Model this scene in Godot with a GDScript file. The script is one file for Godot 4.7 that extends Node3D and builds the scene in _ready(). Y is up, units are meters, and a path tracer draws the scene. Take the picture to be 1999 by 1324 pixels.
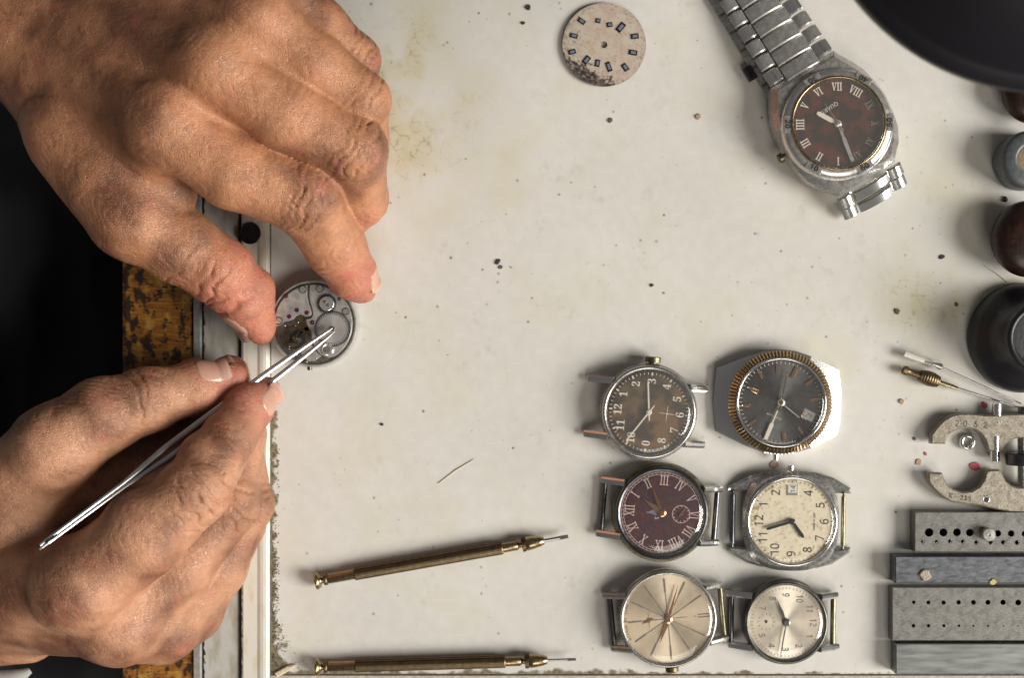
extends Node3D
# A watchmaker's bench seen from straight above. Measures are in bench units ("u"): 1 u = 0.18 mm.
# x runs right, y up from the bench top, z towards the bottom of the picture; the middle of the picture is the origin.

const U := 0.00018
const EYE := 2700.0          # height of the camera over the bench, in u
const MID := Vector2(999.5, 662.0)

var M := {}
var noise := FastNoiseLite.new()
var cell_noise := FastNoiseLite.new()
var rng := RandomNumberGenerator.new()


# ---- where a point measured in the photograph stands when it lies h above the bench
func at(x: float, y: float, h := 0.0) -> Vector3:
	var s := (EYE - h) / EYE
	return Vector3((x - MID.x) * s, h, (y - MID.y) * s)


# ---- mesh collector -------------------------------------------------------------
class Shape:
	var v := PackedVector3Array()
	var n := PackedVector3Array()
	var c := PackedColorArray()
	var t := PackedVector2Array()
	var i := PackedInt32Array()
	var tint := Color(1, 1, 1)

	func vert(p: Vector3, nn: Vector3, uv := Vector2.ZERO) -> int:
		v.append(p); n.append(nn); c.append(tint); t.append(uv)
		return v.size() - 1

	func face(a: int, b: int, d: int) -> void:
		var g := (v[b] - v[a]).cross(v[d] - v[a])
		if g.dot(n[a] + n[b] + n[d]) > 0.0:
			i.append(a); i.append(d); i.append(b)
		else:
			i.append(a); i.append(b); i.append(d)

	func quad(a: int, b: int, d: int, e: int) -> void:
		face(a, b, d); face(a, d, e)

	func flat(pts: Array, nn := Vector3.ZERO) -> void:
		# a flat convex polygon
		var g: Vector3 = nn
		if g == Vector3.ZERO:
			g = (pts[2] - pts[0]).cross(pts[1] - pts[0]).normalized()
		var first := v.size()
		for p in pts:
			vert(p, g, Vector2(p.x, p.z))
		for k in range(1, pts.size() - 1):
			face(first, first + k, first + k + 1)

	# turned profile round the y axis: profile points are (radius, y)
	func lathe(pr: Array, segs := 64, mid := Vector3.ZERO, soft := false, wave := 0, depth := 0.0) -> void:
		var nn := []
		for k in pr.size() - 1:
			var d: Vector2 = pr[k + 1] - pr[k]
			nn.append(Vector2(d.y, -d.x).normalized())
		for k in pr.size() - 1:
			var na: Vector2 = nn[k]
			var nb: Vector2 = nn[k]
			if soft:
				if k > 0: na = (nn[k] + nn[k - 1]).normalized()
				if k < pr.size() - 2: nb = (nn[k] + nn[k + 1]).normalized()
			var first := v.size()
			for s in segs + 1:
				var a := TAU * s / segs
				var ca := cos(a)
				var sa := sin(a)
				var w := 0.0
				if wave > 0: w = depth * (1.0 if (s * wave * 2 / segs) % 2 == 0 else -1.0)
				for e in 2:
					var p: Vector2 = pr[k + e]
					var q: Vector2 = nb if e else na
					var rr: float = p.x + (w if p.x > 0.01 else 0.0)
					vert(mid + Vector3(ca * rr, p.y, sa * rr), Vector3(ca * q.x, q.y, sa * q.x), Vector2(a / TAU, p.x * 0.01 + p.y * 0.003))
			for s in segs:
				var b := first + s * 2
				quad(b, b + 1, b + 3, b + 2)

	# upright prism over an outline (x, z), with a chamfer at the top (and the bottom)
	func prism(poly: PackedVector2Array, y0: float, y1: float, bev := 0.0, soft := false, under := true) -> void:
		var m := poly.size()
		var area := 0.0
		for k in m: area += poly[k].cross(poly[(k + 1) % m])
		var sg := 1.0 if area > 0 else -1.0
		var en := []
		for k in m:
			var d := poly[(k + 1) % m] - poly[k]
			en.append(Vector2(d.y, -d.x).normalized() * sg)
		var inset := PackedVector2Array()
		for k in m:
			var a: Vector2 = en[(k + m - 1) % m]
			var b: Vector2 = en[k]
			var mid := (a + b).normalized()
			inset.append(poly[k] - mid * bev / maxf(0.35, mid.dot(b)))
		var rows := [[poly, y0, 0.0], [poly, y1 - bev, 0.0]]
		if bev > 0: rows.append([inset, y1, 1.0])
		for r in rows.size() - 1:
			for k in m:
				var k2 := (k + 1) % m
				var up: float = 1.0 if r == 1 else 0.0
				var na: Vector2 = en[k]
				var nb: Vector2 = en[k]
				if soft:
					if en[(k + m - 1) % m].dot(na) > 0.6: na = (na + en[(k + m - 1) % m]).normalized()
					if en[k2].dot(nb) > 0.6: nb = (nb + en[k2]).normalized()
				var a3 := Vector3(na.x, up, na.y).normalized()
				var b3 := Vector3(nb.x, up, nb.y).normalized()
				var lo: PackedVector2Array = rows[r][0]
				var hi: PackedVector2Array = rows[r + 1][0]
				var p0 := vert(Vector3(lo[k].x, rows[r][1], lo[k].y), a3, lo[k])
				var p1 := vert(Vector3(lo[k2].x, rows[r][1], lo[k2].y), b3, lo[k2])
				var p2 := vert(Vector3(hi[k2].x, rows[r + 1][1], hi[k2].y), b3, hi[k2])
				var p3 := vert(Vector3(hi[k].x, rows[r + 1][1], hi[k].y), a3, hi[k])
				quad(p0, p1, p2, p3)
		lid(inset if bev > 0 else poly, y1, 1.0)
		if under: lid(poly, y0, -1.0)

	func lid(poly: PackedVector2Array, y: float, up: float) -> void:
		var tr := Geometry2D.triangulate_polygon(poly)
		var first := v.size()
		for p in poly: vert(Vector3(p.x, y, p.y), Vector3(0, up, 0), p)
		for k in range(0, tr.size(), 3): face(first + tr[k], first + tr[k + 1], first + tr[k + 2])

	func box(a: Vector3, b: Vector3, bev := 0.0) -> void:
		prism(PackedVector2Array([Vector2(a.x, a.z), Vector2(b.x, a.z), Vector2(b.x, b.z), Vector2(a.x, b.z)]), a.y, b.y, bev)

	# round bar through points with radii
	func tube(pts: Array, rad: Array, segs := 16, caps := true, squash := 1.0) -> void:
		var m := pts.size()
		var ref := Vector3.UP
		if absf((pts[m - 1] - pts[0]).normalized().y) > 0.9: ref = Vector3.RIGHT
		var rows := []
		for k in m:
			var d: Vector3 = (pts[mini(k + 1, m - 1)] - pts[maxi(k - 1, 0)]).normalized()
			var sx := d.cross(ref).normalized()
			var sy := sx.cross(d).normalized()
			var row := []
			for s in segs:
				var a := TAU * s / segs
				var q := sx * cos(a) + sy * sin(a) * squash
				var qn := (sx * cos(a) + sy * sin(a) / squash).normalized()
				var slope := 0.0
				if k > 0 and k < m - 1: slope = (float(rad[k - 1]) - float(rad[k + 1])) / maxf(0.01, (pts[k + 1] - pts[k - 1]).length())
				row.append(vert(pts[k] + q * float(rad[k]), (qn + d * slope).normalized(), Vector2(float(s) / segs, float(k))))
			rows.append(row)
		for k in m - 1:
			for s in segs:
				quad(rows[k][s], rows[k][(s + 1) % segs], rows[k + 1][(s + 1) % segs], rows[k + 1][s])
		if caps:
			for e in [0, m - 1]:
				var d2: Vector3 = (pts[0] - pts[1]).normalized() if e == 0 else (pts[m - 1] - pts[m - 2]).normalized()
				var ring := []
				for s in segs: ring.append(v[rows[e][s]])
				flat(ring, d2)

	# a ribbon-like bar of rectangular section: points, widths (across) and thicknesses (up)
	func bar(pts: Array, wid: Array, thick: Array) -> void:
		var m := pts.size()
		var rows := []
		for k in m:
			var d: Vector3 = (pts[mini(k + 1, m - 1)] - pts[maxi(k - 1, 0)]).normalized()
			var sx := d.cross(Vector3.UP).normalized()
			var sy := sx.cross(d).normalized()
			var w: float = wid[k] / 2.0
			var h: float = thick[k] / 2.0
			var e := minf(w, h) * 0.6
			var e2 := e * 0.58
			rows.append([pts[k] + sx * w + sy * (h - e2), pts[k] + sx * (w - e) + sy * h, pts[k] - sx * (w - e) + sy * h, pts[k] - sx * w + sy * (h - e2), pts[k] - sx * w - sy * (h - e2), pts[k] - sx * (w - e) - sy * h, pts[k] + sx * (w - e) - sy * h, pts[k] + sx * w - sy * (h - e2)])
		for k in m - 1:
			for s in 8:
				var s2 := (s + 1) % 8
				flat([rows[k][s], rows[k][s2], rows[k + 1][s2], rows[k + 1][s]], -((rows[k][s2] - rows[k][s]).cross(rows[k + 1][s] - rows[k][s])).normalized())
		flat(rows[0], (pts[0] - pts[1]).normalized())
		flat(rows[m - 1], (pts[m - 1] - pts[m - 2]).normalized())

	# ring sector lying flat (used for printed circles, raised rims)
	func ring(r0: float, r1: float, y: float, a0 := 0.0, a1 := TAU, segs := 64, mid := Vector3.ZERO) -> void:
		var first := v.size()
		for s in segs + 1:
			var a := lerpf(a0, a1, float(s) / segs)
			vert(mid + Vector3(sin(a) * r0, y, -cos(a) * r0), Vector3.UP)
			vert(mid + Vector3(sin(a) * r1, y, -cos(a) * r1), Vector3.UP)
		for s in segs: quad(first + s * 2, first + s * 2 + 1, first + s * 2 + 3, first + s * 2 + 2)

	func turned(b: Basis, o: Vector3, from := 0) -> void:
		for k in range(from, v.size()):
			v[k] = b * v[k] + o
			n[k] = (b * n[k]).normalized()

	func mesh(colored := false, uvs := false) -> ArrayMesh:
		var arr := []
		arr.resize(Mesh.ARRAY_MAX)
		var p := PackedVector3Array()
		p.resize(v.size())
		for k in v.size(): p[k] = v[k] * U
		arr[Mesh.ARRAY_VERTEX] = p
		arr[Mesh.ARRAY_NORMAL] = n
		if colored: arr[Mesh.ARRAY_COLOR] = c
		if uvs: arr[Mesh.ARRAY_TEX_UV] = t
		arr[Mesh.ARRAY_INDEX] = i
		var m := ArrayMesh.new()
		m.add_surface_from_arrays(Mesh.PRIMITIVE_TRIANGLES, arr)
		return m


func shape() -> Shape:
	return Shape.new()


func thing(called: String, label: String, category: String, where := Vector3.ZERO, turn := 0.0, group := "") -> Node3D:
	var o := Node3D.new()
	o.name = called
	o.position = where * U
	o.rotation.y = turn
	o.set_meta("label", label)
	o.set_meta("category", category)
	if group: o.set_meta("group", group)
	add_child(o, true)
	return o


func part(called: String, s: Shape, m: Material, parent: Node3D, colored := false, uvs := false) -> MeshInstance3D:
	var o := MeshInstance3D.new()
	o.name = called
	o.mesh = s.mesh(colored, uvs)
	o.material_override = m
	parent.add_child(o, true)
	return o


func setting(called: String, s: Shape, m: Material, parent: Node3D = null, colored := false, uvs := false) -> MeshInstance3D:
	var o := part(called, s, m, parent if parent else self, colored, uvs)
	if parent == null: o.set_meta("kind", "structure")
	return o


func lettering(text: String, size: float, m: Material, parent: Node3D, where: Vector3, turn: float, font: String = "Droid Sans", called := "numeral", squeeze := 1.0, depth := 0.5, bold := 400) -> MeshInstance3D:
	var t := TextMesh.new()
	var f := SystemFont.new()
	f.font_names = PackedStringArray([font])
	f.font_weight = bold
	t.font = f
	t.text = text
	t.font_size = 64
	t.pixel_size = 0.01
	t.depth = 0.05
	var k := size * U / 0.46              # capitals about "size" u high
	t.curve_step = 4.0
	var o := MeshInstance3D.new()
	o.name = called
	o.mesh = t
	o.material_override = m
	o.transform = Transform3D(Basis(Vector3.UP, turn) * Basis(Vector3.RIGHT, -PI / 2) * Basis.from_scale(Vector3(squeeze * k, k, depth * U / 0.05)), where * U)
	parent.add_child(o, true)
	return o


# ---- materials ----------------------------------------------------------------
func lin(r: float, g: float, b: float, a := 1.0) -> Color:
	var c := Color(r, g, b).linear_to_srgb()
	c.a = a
	return c


func noise_picture(size: int, kind: int, freq: float, octaves := 4, lo := 0.0, hi := 1.0, sd := 1, stretch := false) -> ImageTexture:
	var f := FastNoiseLite.new()
	f.seed = sd
	f.noise_type = kind
	f.frequency = freq
	f.fractal_octaves = octaves
	if kind == FastNoiseLite.TYPE_CELLULAR:
		f.cellular_return_type = FastNoiseLite.RETURN_DISTANCE2_SUB
		f.cellular_jitter = 1.0
	var im := f.get_seamless_image(size, size)
	im.convert(Image.FORMAT_RGB8)
	var d := im.get_data()
	for k in d.size():
		d[k] = int(clampf(lerpf(lo, hi, d[k] / 255.0), 0, 1) * 255.0)
	return ImageTexture.create_from_image(Image.create_from_data(size, size, false, Image.FORMAT_RGB8, d))


func metal(called: String, col: Color, rough: float, bump := 0.0, mottle := true, scale := 60.0) -> StandardMaterial3D:
	var m := StandardMaterial3D.new()
	m.resource_name = called
	m.albedo_color = col
	m.metallic = 1.0
	m.roughness = rough
	m.uv1_triplanar = true
	m.uv1_scale = Vector3.ONE * scale
	if mottle:
		m.albedo_texture = M.tex_mottle
		m.roughness_texture = M.tex_rough
		m.roughness = minf(1.0, rough * 1.35)
	if bump > 0:
		m.heightmap_enabled = true
		m.heightmap_texture = M.tex_grit
		m.heightmap_scale = bump * 0.3
	return m


func plain(called: String, col: Color, rough := 0.6, bump := 0.0, scale := 60.0, mottle := false) -> StandardMaterial3D:
	var m := StandardMaterial3D.new()
	m.resource_name = called
	m.albedo_color = col
	m.roughness = rough
	m.uv1_triplanar = true
	m.uv1_scale = Vector3.ONE * scale
	if mottle: m.albedo_texture = M.tex_mottle
	if bump > 0:
		m.heightmap_enabled = true
		m.heightmap_texture = M.tex_grit
		m.heightmap_scale = bump * 0.3
	return m


func painted(called: String, rough := 0.5, metallic := 0.0) -> StandardMaterial3D:
	var m := StandardMaterial3D.new()
	m.resource_name = called
	m.vertex_color_use_as_albedo = true
	m.roughness = rough
	m.metallic = metallic
	return m


# skin relief: two families of fine crossing lines, bent and broken by noise, and pores; it tiles
func skin_picture() -> ImageTexture:
	var n := 512
	var f := FastNoiseLite.new()
	f.seed = 15
	f.frequency = 0.012
	f.fractal_octaves = 3
	var bend := f.get_seamless_image(n, n)
	f.seed = 16
	f.frequency = 0.03
	var much := f.get_seamless_image(n, n)
	var bd := bend.get_data()
	var md := much.get_data()
	var d := PackedByteArray()
	d.resize(n * n * 3)
	for y in n:
		for x in n:
			var k := y * n + x
			var b := bd[k] / 255.0 - 0.5
			var m := md[k] / 255.0
			var a1 := absf(sin(TAU * (7.0 * x + 12.0 * y) / n + b * 26.0))
			var a2 := absf(sin(TAU * (13.0 * x - 6.0 * y) / n - b * 22.0 + m * 5.0))
			var a3 := absf(sin(TAU * (3.0 * x + 17.0 * y) / n + b * 15.0 - m * 7.0))
			var h := 1.0
			h -= pow(1.0 - a1, 4.0) * clampf(m * 2.4 - 0.5, 0.0, 1.0) * 0.8
			h -= pow(1.0 - a2, 4.0) * clampf(1.7 - m * 2.4, 0.0, 1.0) * 0.7
			h -= pow(1.0 - a3, 4.0) * 0.35
			var v := int(clampf(h * 0.8, 0.0, 1.0) * 255.0)
			d[k * 3] = v
			d[k * 3 + 1] = v
			d[k * 3 + 2] = v
	return ImageTexture.create_from_image(Image.create_from_data(n, n, false, Image.FORMAT_RGB8, d))


func make_materials() -> void:
	M.tex_mottle = noise_picture(256, FastNoiseLite.TYPE_SIMPLEX, 0.02, 4, 0.80, 1.0, 3)
	M.tex_rough = noise_picture(256, FastNoiseLite.TYPE_SIMPLEX, 0.03, 4, 0.55, 1.0, 5)
	M.tex_grit = noise_picture(256, FastNoiseLite.TYPE_SIMPLEX, 0.04, 4, 0.0, 1.0, 8)
	M.tex_skin = skin_picture()
	M.steel = metal("worn steel", lin(0.62, 0.60, 0.57), 0.26, 0.004)
	M.chrome = metal("scratched chrome", lin(0.72, 0.71, 0.69), 0.13, 0.0, false)
	M.old_chrome = metal("pitted chrome", lin(0.62, 0.61, 0.59), 0.24, 0.003, true, 70.0)
	M.old_chrome.metallic = 0.88
	M.steel.metallic = 0.9
	M.chrome.metallic = 0.93
	M.dark_steel = metal("dark steel", lin(0.16, 0.16, 0.17), 0.32, 0.006)
	M.blade_steel = metal("blade steel", lin(0.45, 0.45, 0.46), 0.2, 0.0, false)
	M.olive = metal("tarnished brass", lin(0.26, 0.235, 0.15), 0.38, 0.008)
	M.gunmetal = metal("tarnished nickel", lin(0.20, 0.20, 0.18), 0.36, 0.008)
	M.brass = metal("old brass", lin(0.38, 0.285, 0.16), 0.3, 0.006)
	M.bright_brass = metal("rubbed brass", lin(0.46, 0.345, 0.19), 0.24, 0.004)
	M.dark_brass = metal("dirty brass", lin(0.24, 0.175, 0.10), 0.4, 0.008)
	M.gold = metal("rolled gold", lin(0.50, 0.37, 0.22), 0.18, 0.0, false)
	M.rose = metal("rose gold", lin(0.72, 0.45, 0.27), 0.22, 0.0, false)
	M.nickel = metal("nickel plate", lin(0.60, 0.58, 0.54), 0.3, 0.0, true, 40.0)
	M.nickel.metallic = 0.6
	M.nickel_bright = metal("polished nickel", lin(0.66, 0.65, 0.62), 0.16, 0.0, false)
	M.nickel_bright.metallic = 0.8
	M.band = metal("brushed steel", lin(0.74, 0.72, 0.69), 0.26, 0.0, true, 50.0)
	M.band.metallic = 0.82
	M.dark_gap = plain("dark gap", lin(0.012, 0.012, 0.013), 0.6)
	M.black_gloss = plain("black enamel", lin(0.012, 0.011, 0.014), 0.25)
	M.black_print = plain("black print", lin(0.015, 0.014, 0.014), 0.5)
	M.grey_print = plain("grey print", lin(0.16, 0.14, 0.12), 0.5)
	M.white_print = plain("cream print", lin(0.62, 0.56, 0.48), 0.5)
	M.pink_print = plain("pale pink print", lin(0.55, 0.42, 0.38), 0.5)
	M.lume = plain("old lume", lin(0.60, 0.55, 0.46), 0.6)
	M.ruby = plain("ruby", lin(0.06, 0.008, 0.03), 0.1)
	M.clear = StandardMaterial3D.new()
	M.clear.resource_name = "acrylic crystal"
	M.clear.transparency = BaseMaterial3D.TRANSPARENCY_ALPHA
	M.clear.albedo_color = Color(0.98, 0.96, 0.92, 0.03)
	M.clear.roughness = 0.04
	M.hazy = StandardMaterial3D.new()
	M.hazy.resource_name = "scratched acrylic"
	M.hazy.transparency = BaseMaterial3D.TRANSPARENCY_ALPHA
	M.hazy.albedo_color = Color(0.96, 0.95, 0.92, 0.06)
	M.hazy.roughness = 0.1


func _ready() -> void:
	rng.seed = 7
	# camera straight over the bench
	var cam := Camera3D.new()
	cam.name = "camera"
	cam.position = Vector3(0, EYE * U, 0)
	cam.rotation_degrees.x = -90
	var lens := CameraAttributesPhysical.new()
	lens.frustum_focal_length = 35.0 / (2.0 * 662.0 / EYE)
	lens.frustum_focus_distance = 0.455
	lens.exposure_aperture = 18.0
	lens.frustum_near = 0.02
	lens.frustum_far = 20.0
	cam.attributes = lens
	add_child(cam)
	cam.fov = rad_to_deg(2.0 * atan(662.0 / EYE))
	cam.near = 0.02
	cam.far = 20.0
	cam.current = true
	# the dim room round the bench
	var env := Environment.new()
	env.background_mode = Environment.BG_COLOR
	env.background_color = Color(0.61, 0.60, 0.60)
	env.background_energy_multiplier = 0.31
	env.tonemap_mode = Environment.TONE_MAPPER_LINEAR
	env.tonemap_exposure = 1.06
	env.sdfgi_enabled = true
	env.ssao_enabled = true
	env.ssil_enabled = true
	var we := WorldEnvironment.new()
	we.name = "environment"
	we.environment = env
	add_child(we)
	# the window beyond the right end of the bench, and an added weak fill light, out of view behind the lower edge
	area_light("window_light", Vector3(22200, 14600, 6200), Vector3(0, 0, 0), Vector2(2.4, 2.4), 37.0, Color(1.0, 0.985, 0.955))
	area_light("added_fill_light", Vector3(3200, 11500, 10500), Vector3(0, 0, 0), Vector2(1.3, 1.3), 2.4, Color(1.0, 0.97, 0.92))
	make_materials()
	build_bench()
	build_hands()
	build_objects()


func area_light(called: String, where: Vector3, aim: Vector3, size: Vector2, energy: float, col: Color) -> void:
	var l := AreaLight3D.new()
	l.name = called
	l.area_size = size
	l.light_energy = energy
	l.light_color = col
	l.area_range = 5.0
	l.shadow_enabled = true
	add_child(l)
	l.look_at_from_position(where * U, aim * U, Vector3.UP)


# ---- the bench: painted top, rail, panel, worn wooden front ------------------------
func picture(w: int, h: int, fn: Callable) -> ImageTexture:
	var d := PackedByteArray()
	d.resize(w * h * 3)
	var k := 0
	for y in h:
		for x in w:
			var c: Color = fn.call(x, y)
			d[k] = int(clampf(c.r, 0, 1) * 255.0)
			d[k + 1] = int(clampf(c.g, 0, 1) * 255.0)
			d[k + 2] = int(clampf(c.b, 0, 1) * 255.0)
			k += 3
	return ImageTexture.create_from_image(Image.create_from_data(w, h, false, Image.FORMAT_RGB8, d))


func dab(d: PackedByteArray, w: int, h: int, x: float, y: float, r: float, col: Color, much: float) -> void:
	for yy in range(maxi(0, int(y - r - 1)), mini(h, int(y + r + 2))):
		for xx in range(maxi(0, int(x - r - 1)), mini(w, int(x + r + 2))):
			var a := clampf(r + 0.5 - Vector2(xx - x, yy - y).length(), 0.0, 1.0) * much
			if a > 0.0:
				var k := (yy * w + xx) * 3
				d[k] = int(lerpf(d[k], col.r * 255.0, a))
				d[k + 1] = int(lerpf(d[k + 1], col.g * 255.0, a))
				d[k + 2] = int(lerpf(d[k + 2], col.b * 255.0, a))


func sheet(s: Shape, x0: float, x1: float, z0: float, z1: float, y: float) -> void:
	# a flat top with texture coordinates from 0 to 1
	var a := s.vert(Vector3(x0, y, z0), Vector3.UP, Vector2(0, 0))
	var b := s.vert(Vector3(x1, y, z0), Vector3.UP, Vector2(1, 0))
	var c := s.vert(Vector3(x1, y, z1), Vector3.UP, Vector2(1, 1))
	var d := s.vert(Vector3(x0, y, z1), Vector3.UP, Vector2(0, 1))
	s.quad(a, b, c, d)


func slab_below(s: Shape, x0: float, x1: float, z0: float, z1: float, y: float, low: float) -> void:
	# the sides and underside of a board whose top is a sheet
	s.flat([Vector3(x0, low, z0), Vector3(x1, low, z0), Vector3(x1, y, z0), Vector3(x0, y, z0)], Vector3(0, 0, -1))
	s.flat([Vector3(x0, low, z1), Vector3(x1, low, z1), Vector3(x1, y, z1), Vector3(x0, y, z1)], Vector3(0, 0, 1))
	s.flat([Vector3(x0, low, z0), Vector3(x0, low, z1), Vector3(x0, y, z1), Vector3(x0, y, z0)], Vector3(-1, 0, 0))
	s.flat([Vector3(x1, low, z0), Vector3(x1, low, z1), Vector3(x1, y, z1), Vector3(x1, y, z0)], Vector3(1, 0, 0))
	s.flat([Vector3(x0, low, z0), Vector3(x1, low, z0), Vector3(x1, low, z1), Vector3(x0, low, z1)], Vector3(0, -1, 0))


func bench_picture() -> ImageTexture:
	# one texel is 2 u; the sheet runs from (530, -60) to (2130, 1316)
	var w := 800
	var h := 688
	var f := FastNoiseLite.new()
	f.seed = 21
	f.frequency = 0.012
	f.fractal_octaves = 4
	var cr := FastNoiseLite.new()
	cr.seed = 4
	cr.noise_type = FastNoiseLite.TYPE_CELLULAR
	cr.cellular_return_type = FastNoiseLite.RETURN_DISTANCE2_SUB
	cr.frequency = 0.085
	cr.fractal_octaves = 1
	var d := PackedByteArray()
	d.resize(w * h * 3)
	var k := 0
	var stains := [[800.0, 260.0, 190.0, 150.0, 1.0], [1840.0, 590.0, 130.0, 130.0, 1.0], [780.0, 100.0, 110.0, 100.0, 0.9], [1700.0, 720.0, 90.0, 60.0, 0.35], [1770.0, 400.0, 190.0, 60.0, 0.35], [1800.0, 1010.0, 120.0, 60.0, 0.3]]
	for y in h:
		for x in w:
			var px := 530.0 + x * 2.0
			var py := -60.0 + y * 2.0
			var n := f.get_noise_2d(x, y)
			var n2 := f.get_noise_2d(x * 5.0 + 900.0, y * 5.0)
			var n3 := f.get_noise_2d(x * 0.35, y * 0.35 + 500.0)
			var yellow := clampf(n * 0.5 + n3 * 0.5, 0.0, 1.0) * 0.45
			var crack := 0.0
			for st in stains:
				var q := Vector2((px - st[0]) / st[2], (py - st[1]) / st[3]).length_squared()
				if q < 4.0:
					var a: float = exp(-q * 1.1) * st[4] * clampf(0.55 + n * 1.3 + n2 * 0.5, 0.0, 1.3)
					yellow += a * 0.55
					crack = maxf(crack, a)
			var r := 0.800 + n3 * 0.03 + n2 * 0.018
			var g := 0.788 + n3 * 0.03 + n2 * 0.018
			var b := 0.764 + n3 * 0.03 + n2 * 0.018
			r = lerpf(r, 0.735, yellow)
			g = lerpf(g, 0.700, yellow)
			b = lerpf(b, 0.560, yellow)
			if crack > 0.25:
				var c0 := cr.get_noise_2d(x + n2 * 6.0, y + n * 10.0)
				if c0 < -0.93 and n2 > -0.1:
					var m := (crack - 0.25) * 0.5
					r -= m * 0.25; g -= m * 0.24; b -= m * 0.2
			# soot and crumbs along the rail and the lower edge
			var edge := maxf(0.0, 1.0 - (px - 531.0) / maxf(2.0, 8.0 + 9.0 * n2 + maxf(0.0, (py - 1210.0) * 0.36))) * clampf((py - 760.0) / 90.0 + n, 0.0, 1.0)
			edge = maxf(edge, maxf(0.0, 1.0 - (1316.0 - py) / maxf(3.0, 8.0 + 12.0 * n)) * clampf((1800.0 - px) / 600.0, 0.25, 1.0))
			if edge > 0.0:
				var grit := clampf(edge * 1.6 + n2 * 1.9 - 0.15, 0.0, 0.9)
				var tone := 0.5 + 0.5 * f.get_noise_2d(x * 17.0, y * 17.0)
				r = lerpf(r, lerpf(0.20, 0.62, tone), grit)
				g = lerpf(g, lerpf(0.18, 0.56, tone), grit)
				b = lerpf(b, lerpf(0.15, 0.42, tone), grit)
			d[k] = int(clampf(r, 0, 1) * 255.0)
			d[k + 1] = int(clampf(g, 0, 1) * 255.0)
			d[k + 2] = int(clampf(b, 0, 1) * 255.0)
			k += 3
	# flecks, scratches and smears
	rng.seed = 33
	for q in 1500:
		var x := rng.randf() * w
		var y := rng.randf() * h
		if f.get_noise_2d(x * 0.7 + 77, y * 0.7) + rng.randf() * 0.5 < 0.22: continue
		var dark := rng.randf_range(0.12, 0.45)
		dab(d, w, h, x, y, 0.15 + 1.0 * pow(rng.randf(), 4.0), Color(dark, dark * 0.94, dark * 0.82), rng.randf_range(0.25, 0.85))
	for q in 520:
		var p := Vector2(rng.randf() * w, rng.randf() * h)
		var dirv := Vector2.from_angle(rng.randf() * TAU)
		var bend := rng.randf_range(-0.05, 0.05)
		var light := rng.randf() < 0.5
		var col := Color(0.86, 0.84, 0.79) if light else Color(0.55, 0.52, 0.45)
		for st in int(lerpf(4, 60, pow(rng.randf(), 3.0))):
			dab(d, w, h, p.x, p.y, 0.05, col, 0.34)
			p += dirv * 0.9
			dirv = dirv.rotated(bend)
	for q in 90:
		var sx := rng.randf() * w
		var sy := rng.randf() * h
		for e in 7: dab(d, w, h, sx + rng.randfn() * 5.0, sy + rng.randfn() * 4.0, rng.randf_range(0.6, 3.2), Color(0.66, 0.63, 0.56), 0.10)
	return ImageTexture.create_from_image(Image.create_from_data(w, h, false, Image.FORMAT_RGB8, d))


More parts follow.
